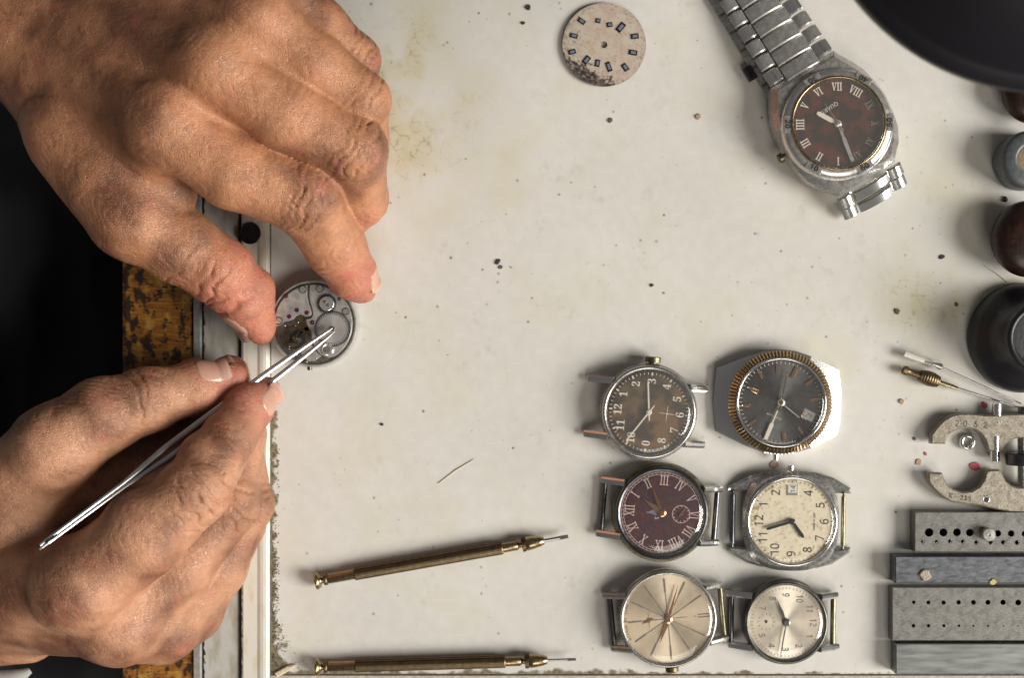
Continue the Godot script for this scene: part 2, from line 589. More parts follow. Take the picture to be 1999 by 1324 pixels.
func build_bench() -> void:
	noise.seed = 11
	noise.frequency = 0.02
	noise.fractal_octaves = 3
	var top := plain("worn cream paint", Color(1, 1, 1), 0.42, 0.0)
	top.uv1_triplanar = false
	top.uv1_scale = Vector3.ONE
	top.albedo_texture = bench_picture()
	var s := shape()
	var a := Vector3(530 - MID.x, 0, -60 - MID.y)
	var b := Vector3(2130 - MID.x, 0, 1316 - MID.y)
	sheet(s, a.x, b.x, a.z, b.z, 0)
	slab_below(s, a.x, b.x, a.z, b.z, -0.5, -60)
	setting("bench_top", s, top, null, false, true)

	# cream rail with a rounded lip beside the top
	var paint := plain("chipped cream paint", Color(1, 1, 1), 0.42, 0.0)
	paint.uv1_triplanar = false
	paint.uv1_scale = Vector3.ONE
	paint.albedo_texture = picture(64, 760, func(x, y):
		var n := noise.get_noise_2d(x * 1.6, y * 1.1)
		var n2 := noise.get_noise_2d(x * 9.0, y * 7.0 + 400)
		var c := Color(0.835, 0.815, 0.77).lerp(Color(0.78, 0.735, 0.62), clampf(n * 1.2, 0, 0.8))
		var worn := clampf(1.0 - x / 7.0, 0.0, 1.0) * clampf((y - 420) / 240.0, 0, 1) + n2 * 0.7
		if worn > 0.45: c = c.lerp(Color(0.32, 0.28, 0.2), clampf((worn - 0.45) * 4.0, 0, 0.85))
		return c)
	s = shape()
	var prof := [Vector2(471, -2), Vector2(473, 4), Vector2(477, 6), Vector2(504, 7), Vector2(510, 9.5), Vector2(516, 10.5), Vector2(522, 10), Vector2(526, 7), Vector2(528, 1)]
	profile_strip(s, prof, -120, 1480, -60)
	setting("bench_rail", s, paint, null, false, true)
	# pale panel with a dark joint to the rail
	var panel := plain("grey painted panel", Color(1, 1, 1), 0.4, 0.0)
	panel.uv1_triplanar = false
	panel.uv1_scale = Vector3.ONE
	panel.albedo_texture = picture(64, 760, func(x, y):
		var n := noise.get_noise_2d(x * 2.0 + 900, y * 1.4)
		var n2 := noise.get_noise_2d(x * 8.0 + 900, y * 8.0)
		var c := Color(0.70, 0.69, 0.665).lerp(Color(0.60, 0.575, 0.51), clampf(0.3 + n, 0, 1))
		var dirt := clampf(1.0 - x / 6.0, 0, 1) + n2 * 0.8
		if dirt > 0.55: c = c.lerp(Color(0.14, 0.13, 0.10), clampf((dirt - 0.55) * 4.0, 0, 0.9))
		return c)
	s = shape()
	profile_strip(s, [Vector2(396, -6), Vector2(398, -3), Vector2(463, -3), Vector2(466, -8)], -120, 1480, -60)
	setting("bench_panel", s, panel, null, false, true)
	s = shape()
	profile_strip(s, [Vector2(377, -4), Vector2(379, 0), Vector2(391, 1), Vector2(394, -4)], -120, 1480, -60)
	setting("bench_edge_strip", s, plain("dull aluminium paint", lin(0.36, 0.35, 0.33), 0.45, 0.01, 60.0, true))
	# dark joint filler below the strips
	s = shape()
	s.box(Vector3(376 - MID.x, -70, -120 - MID.y), Vector3(531 - MID.x, -12, 1480 - MID.y))
	setting("bench_joint", s, M.dark_gap)
	# worn varnished board
	var wood := plain("worn varnished wood", Color(1, 1, 1), 0.45, 0.0)
	wood.uv1_triplanar = false
	wood.uv1_scale = Vector3.ONE
	wood.albedo_texture = picture(96, 900, func(x, y):
		var g := noise.get_noise_2d(x * 1.2, y * 16.0)
		var n := noise.get_noise_2d(x * 2.2 + 60, y * 1.6)
		var n2 := noise.get_noise_2d(x * 3.4, y * 2.4 + 70)
		var n4 := noise.get_noise_2d(x * 5.0, y * 22.0 + 170)
		var c := Color(0.62, 0.42, 0.13).lerp(Color(0.42, 0.24, 0.07), clampf(0.5 + g * 0.9, 0, 1))
		c = c.lerp(Color(0.70, 0.56, 0.26), clampf(n * 1.4 - 0.1, 0, 0.7))
		var black := n2 * 1.3 + n * -0.5 + n4 * 0.6 + clampf(0.5 - x / 60.0, 0, 0.32)
		if black > 0.14: c = c.lerp(Color(0.13, 0.085, 0.06), clampf((black - 0.14) * 2.4, 0, 0.88))
		return c)
	s = shape()
	profile_strip(s, [Vector2(236, -20), Vector2(238, -9), Vector2(245, -6), Vector2(374, -6), Vector2(376, -10)], -120, 1480, -120)
	setting("bench_front_board", s, wood, null, false, true)
	# lower rail
	s = shape()
	var yz := [Vector2(1317.5, -2), Vector2(1319, 3), Vector2(1330, 5), Vector2(1400, 5)]
	for k in yz.size() - 1:
		var p: Vector2 = yz[k]
		var q: Vector2 = yz[k + 1]
		var nn := Vector3(0, q.x - p.x, -(q.y - p.y)).normalized()
		s.flat([Vector3(529 - MID.x, p.y, p.x - MID.y), Vector3(2130 - MID.x, p.y, p.x - MID.y), Vector3(2130 - MID.x, q.y, q.x - MID.y), Vector3(529 - MID.x, q.y, q.x - MID.y)], nn)
	s.flat([Vector3(529 - MID.x, -60, 1317.5 - MID.y), Vector3(2130 - MID.x, -60, 1317.5 - MID.y), Vector3(2130 - MID.x, -2, 1317.5 - MID.y), Vector3(529 - MID.x, -2, 1317.5 - MID.y)], Vector3(0, 0, -1))
	setting("bench_lower_rail", s, plain("cream paint", lin(0.6, 0.56, 0.48), 0.45, 0.01, 60.0, true))
	# dark cloth over the watchmaker's lap
	var cl := shape()
	var nxk := 40
	var nzk := 110
	for kz in nzk + 1:
		for kx in nxk + 1:
			var x := -330.0 + 640.0 * kx / nxk
			var z := -150.0 + 1650.0 * kz / nzk
			var y := -230.0 + 34.0 * sin(x * 0.012 + z * 0.006 + 1.0) + 24.0 * noise.get_noise_2d(x * 0.25, z * 0.12) * 2.0
			cl.vert(Vector3(x - MID.x, y, z - MID.y), Vector3.UP)
	for kz in nzk:
		for kx in nxk:
			var i0 := kz * (nxk + 1) + kx
			cl.quad(i0, i0 + 1, i0 + nxk + 2, i0 + nxk + 1)
	cl.n = normals_of(cl.v, cl.i)
	var cloth := plain("black cloth", lin(0.003, 0.003, 0.0045), 0.9, 0.02, 300.0)
	var lap := thing("apron", "dark cloth apron on the lap beyond the worn wooden edge", "apron", at(100, 662, 0))
	var off := at(100, 662, 0)
	for k in cl.v.size(): cl.v[k] -= off
	part("cloth", cl, cloth, lap)


# a strip along z with the given (x, y) profile, closed below; u runs across, v along
func profile_strip(s: Shape, prof: Array, z0: float, z1: float, low: float) -> void:
	var pts := [Vector2(prof[0].x, low)] + prof + [Vector2(prof[prof.size() - 1].x, low)]
	var span: float = prof[prof.size() - 1].x - prof[0].x
	for k in pts.size() - 1:
		var p: Vector2 = pts[k]
		var q: Vector2 = pts[k + 1]
		var nn := Vector3(-(q.y - p.y), q.x - p.x, 0).normalized()
		var up: float = (p.x - prof[0].x) / span
		var uq: float = (q.x - prof[0].x) / span
		var a := s.vert(Vector3(p.x - MID.x, p.y, z0 - MID.y), nn, Vector2(up, 0))
		var b := s.vert(Vector3(q.x - MID.x, q.y, z0 - MID.y), nn, Vector2(uq, 0))
		var c := s.vert(Vector3(q.x - MID.x, q.y, z1 - MID.y), nn, Vector2(uq, 1))
		var d := s.vert(Vector3(p.x - MID.x, p.y, z1 - MID.y), nn, Vector2(up, 1))
		s.quad(a, b, c, d)


# ---- hands: tapered bones joined in a distance field, meshed as surface nets ------
class Field:
	var f := PackedFloat32Array()
	var nx := 0
	var ny := 0
	var nz := 0
	var o := Vector3.ZERO
	var cs := 4.0

	func setup(lo: Vector3, hi: Vector3, cell: float) -> void:
		cs = cell
		o = lo
		nx = int(ceil((hi.x - lo.x) / cs)) + 1
		ny = int(ceil((hi.y - lo.y) / cs)) + 1
		nz = int(ceil((hi.z - lo.z) / cs)) + 1
		f.resize(nx * ny * nz)
		f.fill(999.0)

	func bone(a: Vector3, b: Vector3, ra: float, rb: float, k: float) -> void:
		var reach := k + cs * 2.5
		var m := maxf(ra, rb) + reach
		var x0 := maxi(0, int((minf(a.x, b.x) - m - o.x) / cs))
		var x1 := mini(nx - 1, int((maxf(a.x, b.x) + m - o.x) / cs) + 1)
		var y0 := maxi(0, int((minf(a.y, b.y) - m - o.y) / cs))
		var y1 := mini(ny - 1, int((maxf(a.y, b.y) + m - o.y) / cs) + 1)
		var z0 := maxi(0, int((minf(a.z, b.z) - m - o.z) / cs))
		var z1 := mini(nz - 1, int((maxf(a.z, b.z) + m - o.z) / cs) + 1)
		var ba := b - a
		var bx := ba.x
		var by := ba.y
		var bz := ba.z
		var inv := 1.0 / maxf(0.0001, ba.length_squared())
		var dr := rb - ra
		var ik := 0.25 / k
		for z in range(z0, z1 + 1):
			var pz := o.z + z * cs - a.z
			for y in range(y0, y1 + 1):
				var py := o.y + y * cs - a.y
				var c0 := py * by + pz * bz
				var at := (z * ny + y) * nx + x0
				var px := o.x + x0 * cs - a.x
				for x in range(x0, x1 + 1):
					var cur := f[at]
					if cur > -34.0:
						var t := clampf((px * bx + c0) * inv, 0.0, 1.0)
						var ex := px - bx * t
						var ey := py - by * t
						var ez := pz - bz * t
						var d := sqrt(ex * ex + ey * ey + ez * ez) - ra - dr * t
						if d < reach:
							var h := k - absf(cur - d)
							f[at] = minf(cur, d) - (h * h * ik if h > 0.0 else 0.0)
					at += 1
					px += cs

	# join a smaller field on the same lattice into this one; the blend is wide near "root" and narrow away from it
	func join(g: Field, root: Vector3, near_r: float, far_r: float, k_near: float, k_far: float) -> void:
		var gx := int(round((g.o.x - o.x) / cs))
		var gy := int(round((g.o.y - o.y) / cs))
		var gz := int(round((g.o.z - o.z) / cs))
		for z in g.nz:
			var zz := z + gz
			if zz < 0 or zz >= nz: continue
			for y in g.ny:
				var yy := y + gy
				if yy < 0 or yy >= ny: continue
				var from := maxi(0, -gx)
				var to := mini(g.nx, nx - gx)
				var src := (z * g.ny + y) * g.nx + from
				var dst := (zz * ny + yy) * nx + from + gx
				for x in range(from, to):
					var d := g.f[src]
					if d < 60.0:
						var cur := f[dst]
						if cur > 900.0 or absf(cur - d) > k_near:
							if d < cur: f[dst] = d
						else:
							var p := Vector3(g.o.x + x * cs, g.o.y + y * cs, g.o.z + z * cs)
							var w := 1.0 - smoothstep(near_r, far_r, p.distance_to(root))
							var k := lerpf(k_far, k_near, w)
							var h := k - absf(cur - d)
							f[dst] = minf(cur, d) - (h * h * 0.25 / k if h > 0.0 else 0.0)
					src += 1
					dst += 1

	# surface nets: [vertices, indices (clockwise fronts), normals]
	func net() -> Array:
		var ids := PackedInt32Array()
		ids.resize(f.size())
		ids.fill(-1)
		var vs := PackedVector3Array()
		var idx := PackedInt32Array()
		var sy := nx
		var sz := nx * ny
		var band := cs * 3.6
		for z in nz - 1:
			for y in ny - 1:
				var at := z * sz + y * sy
				for x in nx - 1:
					var d0 := f[at]
					if d0 < band and d0 > -band:
						var c := [d0, f[at + 1], f[at + sy], f[at + sy + 1], f[at + sz], f[at + sz + 1], f[at + sz + sy], f[at + sz + sy + 1]]
						var mask := 0
						for k in 8:
							if c[k] < 0.0: mask |= 1 << k
						if mask != 0 and mask != 255:
							var sum := Vector3.ZERO
							var cnt := 0
							for e in EDGES:
								var a: float = c[e[0]]
								var b: float = c[e[1]]
								if (a < 0.0) != (b < 0.0):
									var t := a / (a - b)
									var pa := Vector3(e[0] & 1, (e[0] >> 1) & 1, e[0] >> 2)
									var pb := Vector3(e[1] & 1, (e[1] >> 1) & 1, e[1] >> 2)
									sum += pa.lerp(pb, t)
									cnt += 1
							ids[at] = vs.size()
							vs.append(o + (Vector3(x, y, z) + sum / cnt) * cs)
					at += 1
		for z in range(1, nz - 1):
			for y in range(1, ny - 1):
				var at := z * sz + y * sy + 1
				for x in range(1, nx - 1):
					if ids[at] >= 0:
						var s0 := f[at] < 0.0
						if s0 != (f[at + 1] < 0.0): put(idx, ids[at], ids[at - sy], ids[at - sy - sz], ids[at - sz], s0)
						if s0 != (f[at + sy] < 0.0): put(idx, ids[at], ids[at - sz], ids[at - sz - 1], ids[at - 1], s0)
						if s0 != (f[at + sz] < 0.0): put(idx, ids[at], ids[at - 1], ids[at - 1 - sy], ids[at - sy], s0)
					at += 1
		return [vs, idx]

	func sample(p: Vector3) -> float:
		var q := (p - o) / cs
		var x := clampi(int(q.x), 0, nx - 2)
		var y := clampi(int(q.y), 0, ny - 2)
		var z := clampi(int(q.z), 0, nz - 2)
		var fx := q.x - x
		var fy := q.y - y
		var fz := q.z - z
		var a := (z * ny + y) * nx + x
		var b := a + nx
		var c := a + nx * ny
		var e := c + nx
		return lerpf(lerpf(lerpf(f[a], f[a + 1], fx), lerpf(f[b], f[b + 1], fx), fy), lerpf(lerpf(f[c], f[c + 1], fx), lerpf(f[e], f[e + 1], fx), fy), fz)

	# how far it is from p along e to the skin
	func skin_at(p: Vector3, e: Vector3) -> float:
		var r := 2.0
		while r < 120.0 and sample(p + e * r) < 0.0: r += 2.0
		for k in 5: r += sample(p + e * r) * -0.8
		return r

	func put(idx: PackedInt32Array, a: int, b: int, c: int, d: int, s: bool) -> void:
		if a < 0 or b < 0 or c < 0 or d < 0: return
		if s:
			idx.append_array(PackedInt32Array([a, c, b, a, d, c]))
		else:
			idx.append_array(PackedInt32Array([a, b, c, a, c, d]))

	const EDGES := [[0, 1], [2, 3], [4, 5], [6, 7], [0, 2], [1, 3], [4, 6], [5, 7], [0, 4], [1, 5], [2, 6], [3, 7]]


func joint(a: Array) -> Array:
	# [x, y, h, r] as measured -> [place, radius]
	return [at(a[0], a[1], a[2]), a[3] * (EYE - a[2]) / EYE]


func normals_of(vs: PackedVector3Array, idx: PackedInt32Array) -> PackedVector3Array:
	var nn := PackedVector3Array()
	nn.resize(vs.size())
	for k in range(0, idx.size(), 3):
		var a := idx[k]
		var b := idx[k + 1]
		var c := idx[k + 2]
		var g := (vs[c] - vs[a]).cross(vs[b] - vs[a])
		nn[a] += g; nn[b] += g; nn[c] += g
	for k in nn.size(): nn[k] = nn[k].normalized()
	return nn


# spec: lo, hi (box), palm (bones: [joint, joint, k]), chains ([{pts, k, tip}]), creases
func make_hand(spec: Dictionary, parent: Node3D) -> Field:
	var cell: float = spec.cell
	var lo: Vector3 = spec.lo
	var hi: Vector3 = spec.hi
	var body := Field.new()
	body.setup(lo, hi, cell)
	for p in spec.palm:
		var a := joint(p[0])
		var b := joint(p[1])
		body.bone(a[0], b[0], a[1], b[1], p[2])
	var bones := []      # [a, b, ra, rb, chain, index]
	var dirs := []
	for ci in spec.chains.size():
		var ch: Dictionary = spec.chains[ci]
		var js := []
		for p in ch.pts: js.append(joint(p))
		dirs.append((js[js.size() - 2][0] - js[0][0]).normalized())
		var g := Field.new()
		var clo := Vector3.ONE * 1e6
		var chi := -clo
		for j in js:
			clo = clo.min(j[0] - Vector3.ONE * (j[1] + 56.0))
			chi = chi.max(j[0] + Vector3.ONE * (j[1] + 56.0))
		clo = clo.max(lo)
		chi = chi.min(hi)
		g.setup(lo + ((clo - lo) / cell).floor() * cell, chi, cell)
		for k in js.size() - 1:
			g.bone(js[k][0], js[k + 1][0], js[k][1], js[k + 1][1], ch.k)
			bones.append([js[k][0], js[k + 1][0], js[k][1], js[k + 1][1], ci, k])
		for p in ch.get("bumps", []):
			var a := joint(p)
			g.bone(a[0], a[0] + Vector3(0.5, 0, 0), a[1], a[1], p[4] if p.size() > 4 else 18.0)
		body.join(g, js[ch.get("root", 0)][0], ch.near, ch.far, ch.k_near, ch.k_far)
	var made := body.net()
	var vs: PackedVector3Array = made[0]
	var idx: PackedInt32Array = made[1]
	var nn := normals_of(vs, idx)
	var cols := PackedColorArray()
	cols.resize(vs.size())
	var base: Color = spec.skin
	var red: Color = spec.red
	var tan_c: Color = spec.tan
	var nb := bones.size()
	var slow := FastNoiseLite.new()
	slow.seed = 5
	slow.frequency = 0.02
	slow.fractal_octaves = 1
	for k in vs.size():
		var p := vs[k]
		var best := 1e9
		var bi := 0
		var bt := 0.0
		for q in nb:
			var bn: Array = bones[q]
			var a: Vector3 = bn[0]
			var ab: Vector3 = bn[1] - a
			var t := (p - a).dot(ab) / ab.length_squared()
			var tc := clampf(t, 0.0, 1.0)
			var d := (a + ab * tc).distance_to(p) - lerpf(bn[2], bn[3], tc)
			if d < best:
				best = d; bi = q; bt = t
		var bn2: Array = bones[bi]
		var ch2: Dictionary = spec.chains[bn2[4]]
		var on_finger := 1.0 - smoothstep(6.0, 26.0, best)
		var axis: Vector3 = (bn2[1] - bn2[0])
		var blen := axis.length()
		var s := bt * blen
		var n1 := noise.get_noise_3d(p.x * 1.1, p.y * 1.1, p.z * 1.1)
		var n2 := slow.get_noise_3d(p.x * 2.6 + 40, p.y * 2.6, p.z * 2.6) * 0.6
		var n3 := noise.get_noise_3d(p.x * 0.35 - 90, p.y * 0.35, p.z * 0.35)
		var n4 := slow.get_noise_3d(p.x, p.y, p.z)
		# how the dorsal side faces: knuckle folds sit on the back of the finger
		var disp := 0.0
		var wob := n4 * 6.0
		for cr in ch2.get("creases", []):
			if cr[0] == bn2[5]:
				var c0: float = cr[1]
				var reach: float = cr[2]
				var u := (s - c0 * blen + wob)
				if absf(u) < reach * 2.2:
					var side: Vector3 = (bn2[0] + axis * clampf(bt, 0, 1)).direction_to(p)
					var back: float = clampf(side.dot(ch2.back) * 1.5 + float(cr[5]), 0.0, 1.0)
					var fold := 1.0 - absf(sin(u / float(cr[4]) + n4 * 0.7))
					fold = fold * fold * fold
					var fall := exp(-u * u / (reach * reach))
					disp -= float(cr[3]) * fold * fall * back * clampf(0.8 + slow.get_noise_3d(p.x * 1.5 + 50, p.y * 1.5, p.z * 1.5) * 1.2, 0.15, 1.35)
		disp *= on_finger
		# fine lines across the back of the hand and along the fingers
		var along: Vector3 = dirs[bn2[4]]
		var warp := slow.get_noise_3d(p.x * 0.9 + 300, p.y * 0.9, p.z * 0.9) * 22.0
		var cross := along.cross(nn[k])
		var line := absf(sin((p.dot((along + cross * 0.25).normalized()) + warp) / 4.6))
		var line2 := absf(sin((p.dot((along - cross * 0.8).normalized()) + warp * 1.2) / 6.2))
		var rough: float = spec.rough * (0.5 + 0.5 * on_finger)
		disp += (pow(line, 0.3) - 1.0) * 2.2 * rough * clampf(0.7 + 1.2 * n3, 0.1, 1.4) + (pow(line2, 0.3) - 1.0) * 1.7 * rough * clampf(0.6 - 1.2 * n3, 0.1, 1.3)
		disp += n1 * 1.0
		vs[k] = p + nn[k] * disp
		# colour: blotchy skin, redder towards the finger ends and knuckles, tanned back
		var col := base.lerp(tan_c, clampf(0.5 + n3 * 1.5 - on_finger * 0.35 + n2 * 0.2, 0.0, 1.0))
		var tip_at: float = ch2.get("red_from", 9.0)
		var along_chain: float = bn2[5] + clampf(bt, 0.0, 1.0)
		var redness := smoothstep(tip_at, tip_at + 0.9, along_chain) * on_finger
		redness = clampf(redness * (0.75 + n1 * 0.6) + maxf(0.0, n3 * n4 * 1.5 - 0.1), 0.0, 1.0)
		col = col.lerp(red, redness * 0.8)
		var fleck := noise.get_noise_3d(p.x * 2.2 + 700, p.y * 2.2, p.z * 2.2)
		if fleck > 0.42: col = col.lerp(spec.spot, clampf((fleck - 0.42) * 7.0, 0.0, 0.5) * (1.0 - on_finger * 0.5))
		cols[k] = col * (1.0 + n2 * 0.15 + n4 * 0.1)
	nn = normals_of(vs, idx)
	var off: Vector3 = spec.base
	var arr := []
	arr.resize(Mesh.ARRAY_MAX)
	for k in vs.size(): vs[k] = (vs[k] - off) * U
	arr[Mesh.ARRAY_VERTEX] = vs
	arr[Mesh.ARRAY_NORMAL] = nn
	arr[Mesh.ARRAY_COLOR] = cols
	arr[Mesh.ARRAY_INDEX] = idx
	var me := ArrayMesh.new()
	me.add_surface_from_arrays(Mesh.PRIMITIVE_TRIANGLES, arr)
	var o := MeshInstance3D.new()
	o.name = "skin"
	o.mesh = me
	o.material_override = M.skin
	parent.add_child(o, true)
	return body


# a nail plate that follows the finger end: axis point, direction to the free edge, outward normal, half angle, length
func nail(parent: Node3D, body: Field, off: Vector3, mid: Vector3, dir: Vector3, out: Vector3, half: float, ln: float, lift := 0.8) -> void:
	var d := dir.normalized()
	var n := (out - d * out.dot(d)).normalized()
	var x := d.cross(n).normalized()
	var s := shape()
	var rows := 16
	var across := 16
	var mean := body.skin_at(mid, n)
	for r in rows + 1:
		var fr := float(r) / rows
		var q := mid + d * (fr - 0.5) * ln
		for c in across + 1:
			var fc := float(c) / across * 2.0 - 1.0
			var edge := 1.0
			if fr < 0.4: edge = sqrt(maxf(0.0, 1.0 - pow((0.4 - fr) / 0.4, 2.2)))
			if fr > 0.85: edge = sqrt(maxf(0.0, 1.0 - pow((fr - 0.85) / 0.15, 2.0) * 0.4))
			var ang := half * fc * maxf(edge, 0.05)
			var e := n * cos(ang) + x * sin(ang)
			var skin := body.skin_at(q, e)
			var rad := lerpf(skin, mean, 0.35 if fr < 0.75 else 0.75)
			rad = maxf(rad, skin - 0.5) + lift
			var rim := maxf(absf(fc), 1.0 - fr * 4.0 if fr < 0.25 else 0.0)
			if rim > 0.82 and fr < 0.8: rad -= (rim - 0.82) / 0.18 * (lift + 2.0)
			if r == rows: rad -= 1.0
			s.tint = M.nail_pale if fr > 0.9 else M.nail_pink.lerp(M.nail_pale, 0.3 + 0.4 * noise.get_noise_2d(ang * 90.0, fr * 30.0))
			s.vert(q + e * rad - off, e)
	var w := across + 1
	for r in rows + 1:
		for c in across + 1:
			var k := r * w + c
			var du := s.v[r * w + mini(c + 1, across)] - s.v[r * w + maxi(c - 1, 0)]
			var dv := s.v[mini(r + 1, rows) * w + c] - s.v[maxi(r - 1, 0) * w + c]
			var g := du.cross(dv).normalized()
			s.n[k] = g if g.dot(s.n[k]) > 0 else -g
	for r in rows:
		for c in across: s.quad(r * w + c, r * w + c + 1, (r + 1) * w + c + 1, (r + 1) * w + c)
	# the thickness of the free edge
	for c in across:
		var a := s.v[rows * w + c]
		var b := s.v[rows * w + c + 1]
		s.flat([a, b, b - n * 3.0 - d * 1.5, a - n * 3.0 - d * 1.5], d)
	part("fingernail", s, M.nail, parent, true)


func build_hands() -> void:
	M.skin = painted("skin", 0.34)
	M.skin.uv1_triplanar = true
	M.skin.uv1_scale = Vector3.ONE * 31.0
	M.skin.heightmap_enabled = true
	M.skin.heightmap_texture = M.tex_skin
	M.skin.heightmap_scale = 0.048
	M.skin.subsurf_scatter_enabled = true
	M.skin.subsurf_scatter_strength = 0.06
	M.nail = painted("nail", 0.25)
	M.nail_pink = Color(0.47, 0.25, 0.18)
	M.nail_pale = Color(0.50, 0.34, 0.26)
	noise.seed = 11
	noise.frequency = 0.02
	noise.fractal_octaves = 3
	var common := {"cell": 4.0, "skin": Color(0.45, 0.205, 0.105), "red": Color(0.47, 0.15, 0.105), "tan": Color(0.20, 0.085, 0.046), "spot": Color(0.17, 0.075, 0.04), "rough": 1.0}
	var up := Vector3(0.2, 1.0, -0.1).normalized()

	# ---- the hand that steadies the movement (top of the picture)
	var lb := at(300, 300, 0)
	var left := thing("hand", "hand steadying the open movement between thumb and bent forefinger", "hand", lb, 0.0, "the watchmaker's hands")
	var spec := common.duplicate()
	spec.base = lb
	spec.lo = Vector3(-1090, -80, -740)
	spec.hi = Vector3(-195, 400, 40)
	spec.palm = [
		[[-190, -70, 0, 126], [70, 66, 58, 106], 40.0],
		[[70, 66, 60, 104], [326, 238, 268, 70], 40.0],
		[[110, 10, 66, 108], [424, 126, 290, 70], 40.0],
		[[150, -60, 62, 108], [508, 36, 280, 64], 40.0],
		[[170, -110, 55, 100], [552, -28, 250, 56], 40.0],
		[[200, 120, 90, 90], [420, 150, 180, 86], 50.0],
		[[58, 116, 62, 92], [258, 420, 160, 70], 45.0],
		[[170, 240, 130, 74], [312, 350, 170, 52], 45.0],
		[[230, 340, 160, 62], [348, 378, 160, 36], 40.0],
		[[130, 160, 120, 64], [300, 290, 232, 50], 45.0],
		# tendons on the back of the hand
		[[110, 60, 176, 12], [318, 222, 328, 16], 24.0],
		[[150, 0, 186, 12], [415, 112, 350, 16], 24.0],
		[[190, -50, 176, 10], [500, 30, 334, 14], 24.0],
	]
	spec.chains = [
		{"pts": [[326, 244, 268, 74], [458, 334, 238, 74], [598, 390, 200, 69], [656, 484, 118, 58], [690, 540, 70, 47], [708, 565, 50, 28]], "k": 16.0, "near": 60.0, "far": 150.0, "k_near": 34.0, "k_far": 4.0, "back": up, "red_from": 2.6,
			"bumps": [[598, 380, 212, 62, 14.0], [326, 236, 280, 60, 30.0]],
			"creases": [[1, 1.0, 40, 6.5, 5.5, 0.25], [2, 0.0, 36, 6.5, 5.5, 0.25], [2, 1.0, 22, 3.6, 4.6, 0.3], [3, 0.0, 22, 3.6, 4.6, 0.3]]},
		{"pts": [[424, 130, 290, 73], [560, 222, 262, 71], [690, 292, 222, 65], [702, 388, 118, 54], [676, 432, 52, 42]], "k": 16.0, "near": 60.0, "far": 150.0, "k_near": 34.0, "k_far": 4.0, "back": up, "red_from": 2.6,
			"bumps": [[692, 288, 230, 58, 14.0], [424, 124, 304, 58, 30.0]],
			"creases": [[1, 1.0, 36, 5.0, 5.5, 0.2], [2, 0.0, 34, 5.0, 5.5, 0.2]]},
		{"pts": [[508, 40, 280, 66], [612, 126, 250, 62], [706, 197, 212, 55], [712, 268, 110, 46], [690, 320, 44, 36]], "k": 16.0, "near": 60.0, "far": 150.0, "k_near": 34.0, "k_far": 4.0, "back": up, "red_from": 2.6,
			"bumps": [[706, 194, 220, 50, 14.0], [508, 34, 294, 52, 30.0]],
			"creases": [[1, 1.0, 34, 4.0, 5.2, 0.2], [2, 0.0, 34, 4.0, 5.2, 0.2]]},
		{"pts": [[552, -26, 250, 57], [626, 54, 222, 53], [694, 116, 180, 47], [700, 188, 95, 40], [680, 230, 42, 32]], "k": 16.0, "near": 60.0, "far": 150.0, "k_near": 30.0, "k_far": 4.0, "back": up, "red_from": 2.6,
			"creases": [[1, 0.1, 50, 3.5, 5.0, 0.2], [1, 1.0, 34, 3.5, 5.0, 0.2]]},
		{"pts": [[150, 270, 120, 88], [262, 424, 162, 80], [352, 480, 140, 73], [434, 534, 112, 65], [482, 592, 86, 52], [507, 638, 68, 31], [513, 656, 60, 17]], "k": 16.0, "near": 140.0, "far": 300.0, "k_near": 50.0, "k_far": 7.0, "back": Vector3(-0.6, 0.35, 0.75).normalized(), "red_from": 2.2,
			"bumps": [[420, 524, 122, 62, 14.0], [494, 562, 88, 42, 14.0], [262, 430, 178, 72, 30.0]],
			"creases": [[2, 1.0, 46, 11.0, 9.0, 0.15], [3, 0.0, 46, 11.0, 9.0, 0.15], [2, 0.2, 34, 3.5, 8.0, 0.6], [3, 0.75, 18, 3.0, 7.0, 0.7]]},
	]
	var lf := make_hand(spec, left)
	nail(left, lf, lb, at(699, 550, 62), at(709, 572, 50) - at(690, 534, 74), Vector3(0.85, 0.48, -0.3), 0.62, 44)
	nail(left, lf, lb, at(496, 620, 76), at(507, 645, 66) - at(482, 592, 86), Vector3(-0.85, 0.42, 0.45), 0.68, 66)

	# ---- the hand that holds the tweezers (bottom of the picture)
	var rb := at(250, 1080, 0)
	var right := thing("hand", "hand holding the steel tweezers between thumb and forefinger", "hand", rb, 0.0, "the watchmaker's hands")
	spec = common.duplicate()
	spec.base = rb
	spec.skin = Color(0.48, 0.24, 0.14)
	spec.lo = Vector3(-1090, -60, 10)
	spec.hi = Vector3(-400, 400, 640)
	spec.palm = [
		[[-160, 1180, 40, 112], [-40, 1145, 80, 108], 40.0],
		[[-160, 1240, 20, 76], [60, 1240, 45, 54], 22.0],
		[[-60, 1130, 92, 112], [160, 1140, 250, 84], 40.0],
		[[-40, 1160, 80, 100], [232, 1212, 180, 76], 36.0],
		[[0, 1170, 70, 88], [312, 1222, 120, 62], 36.0],
		[[40, 1160, 60, 76], [372, 1196, 66, 54], 36.0],
		[[-50, 1060, 90, 102], [104, 876, 200, 82], 40.0],
		[[-20, 1120, 95, 100], [70, 1020, 130, 84], 40.0],
		[[60, 1060, 110, 76], [250, 940, 85, 64], 30.0],
		[[250, 940, 100, 66], [400, 800, 70, 56], 24.0],
		[[110, 1010, 172, 26], [240, 915, 130, 30], 18.0],
		[[120, 1150, 100, 80], [330, 1120, 75, 75], 40.0],
		# tendon
		[[0, 1146, 205, 12], [150, 1138, 318, 16], 24.0],
	]
	var rback := Vector3(0.55, 0.45, 0.7).normalized()
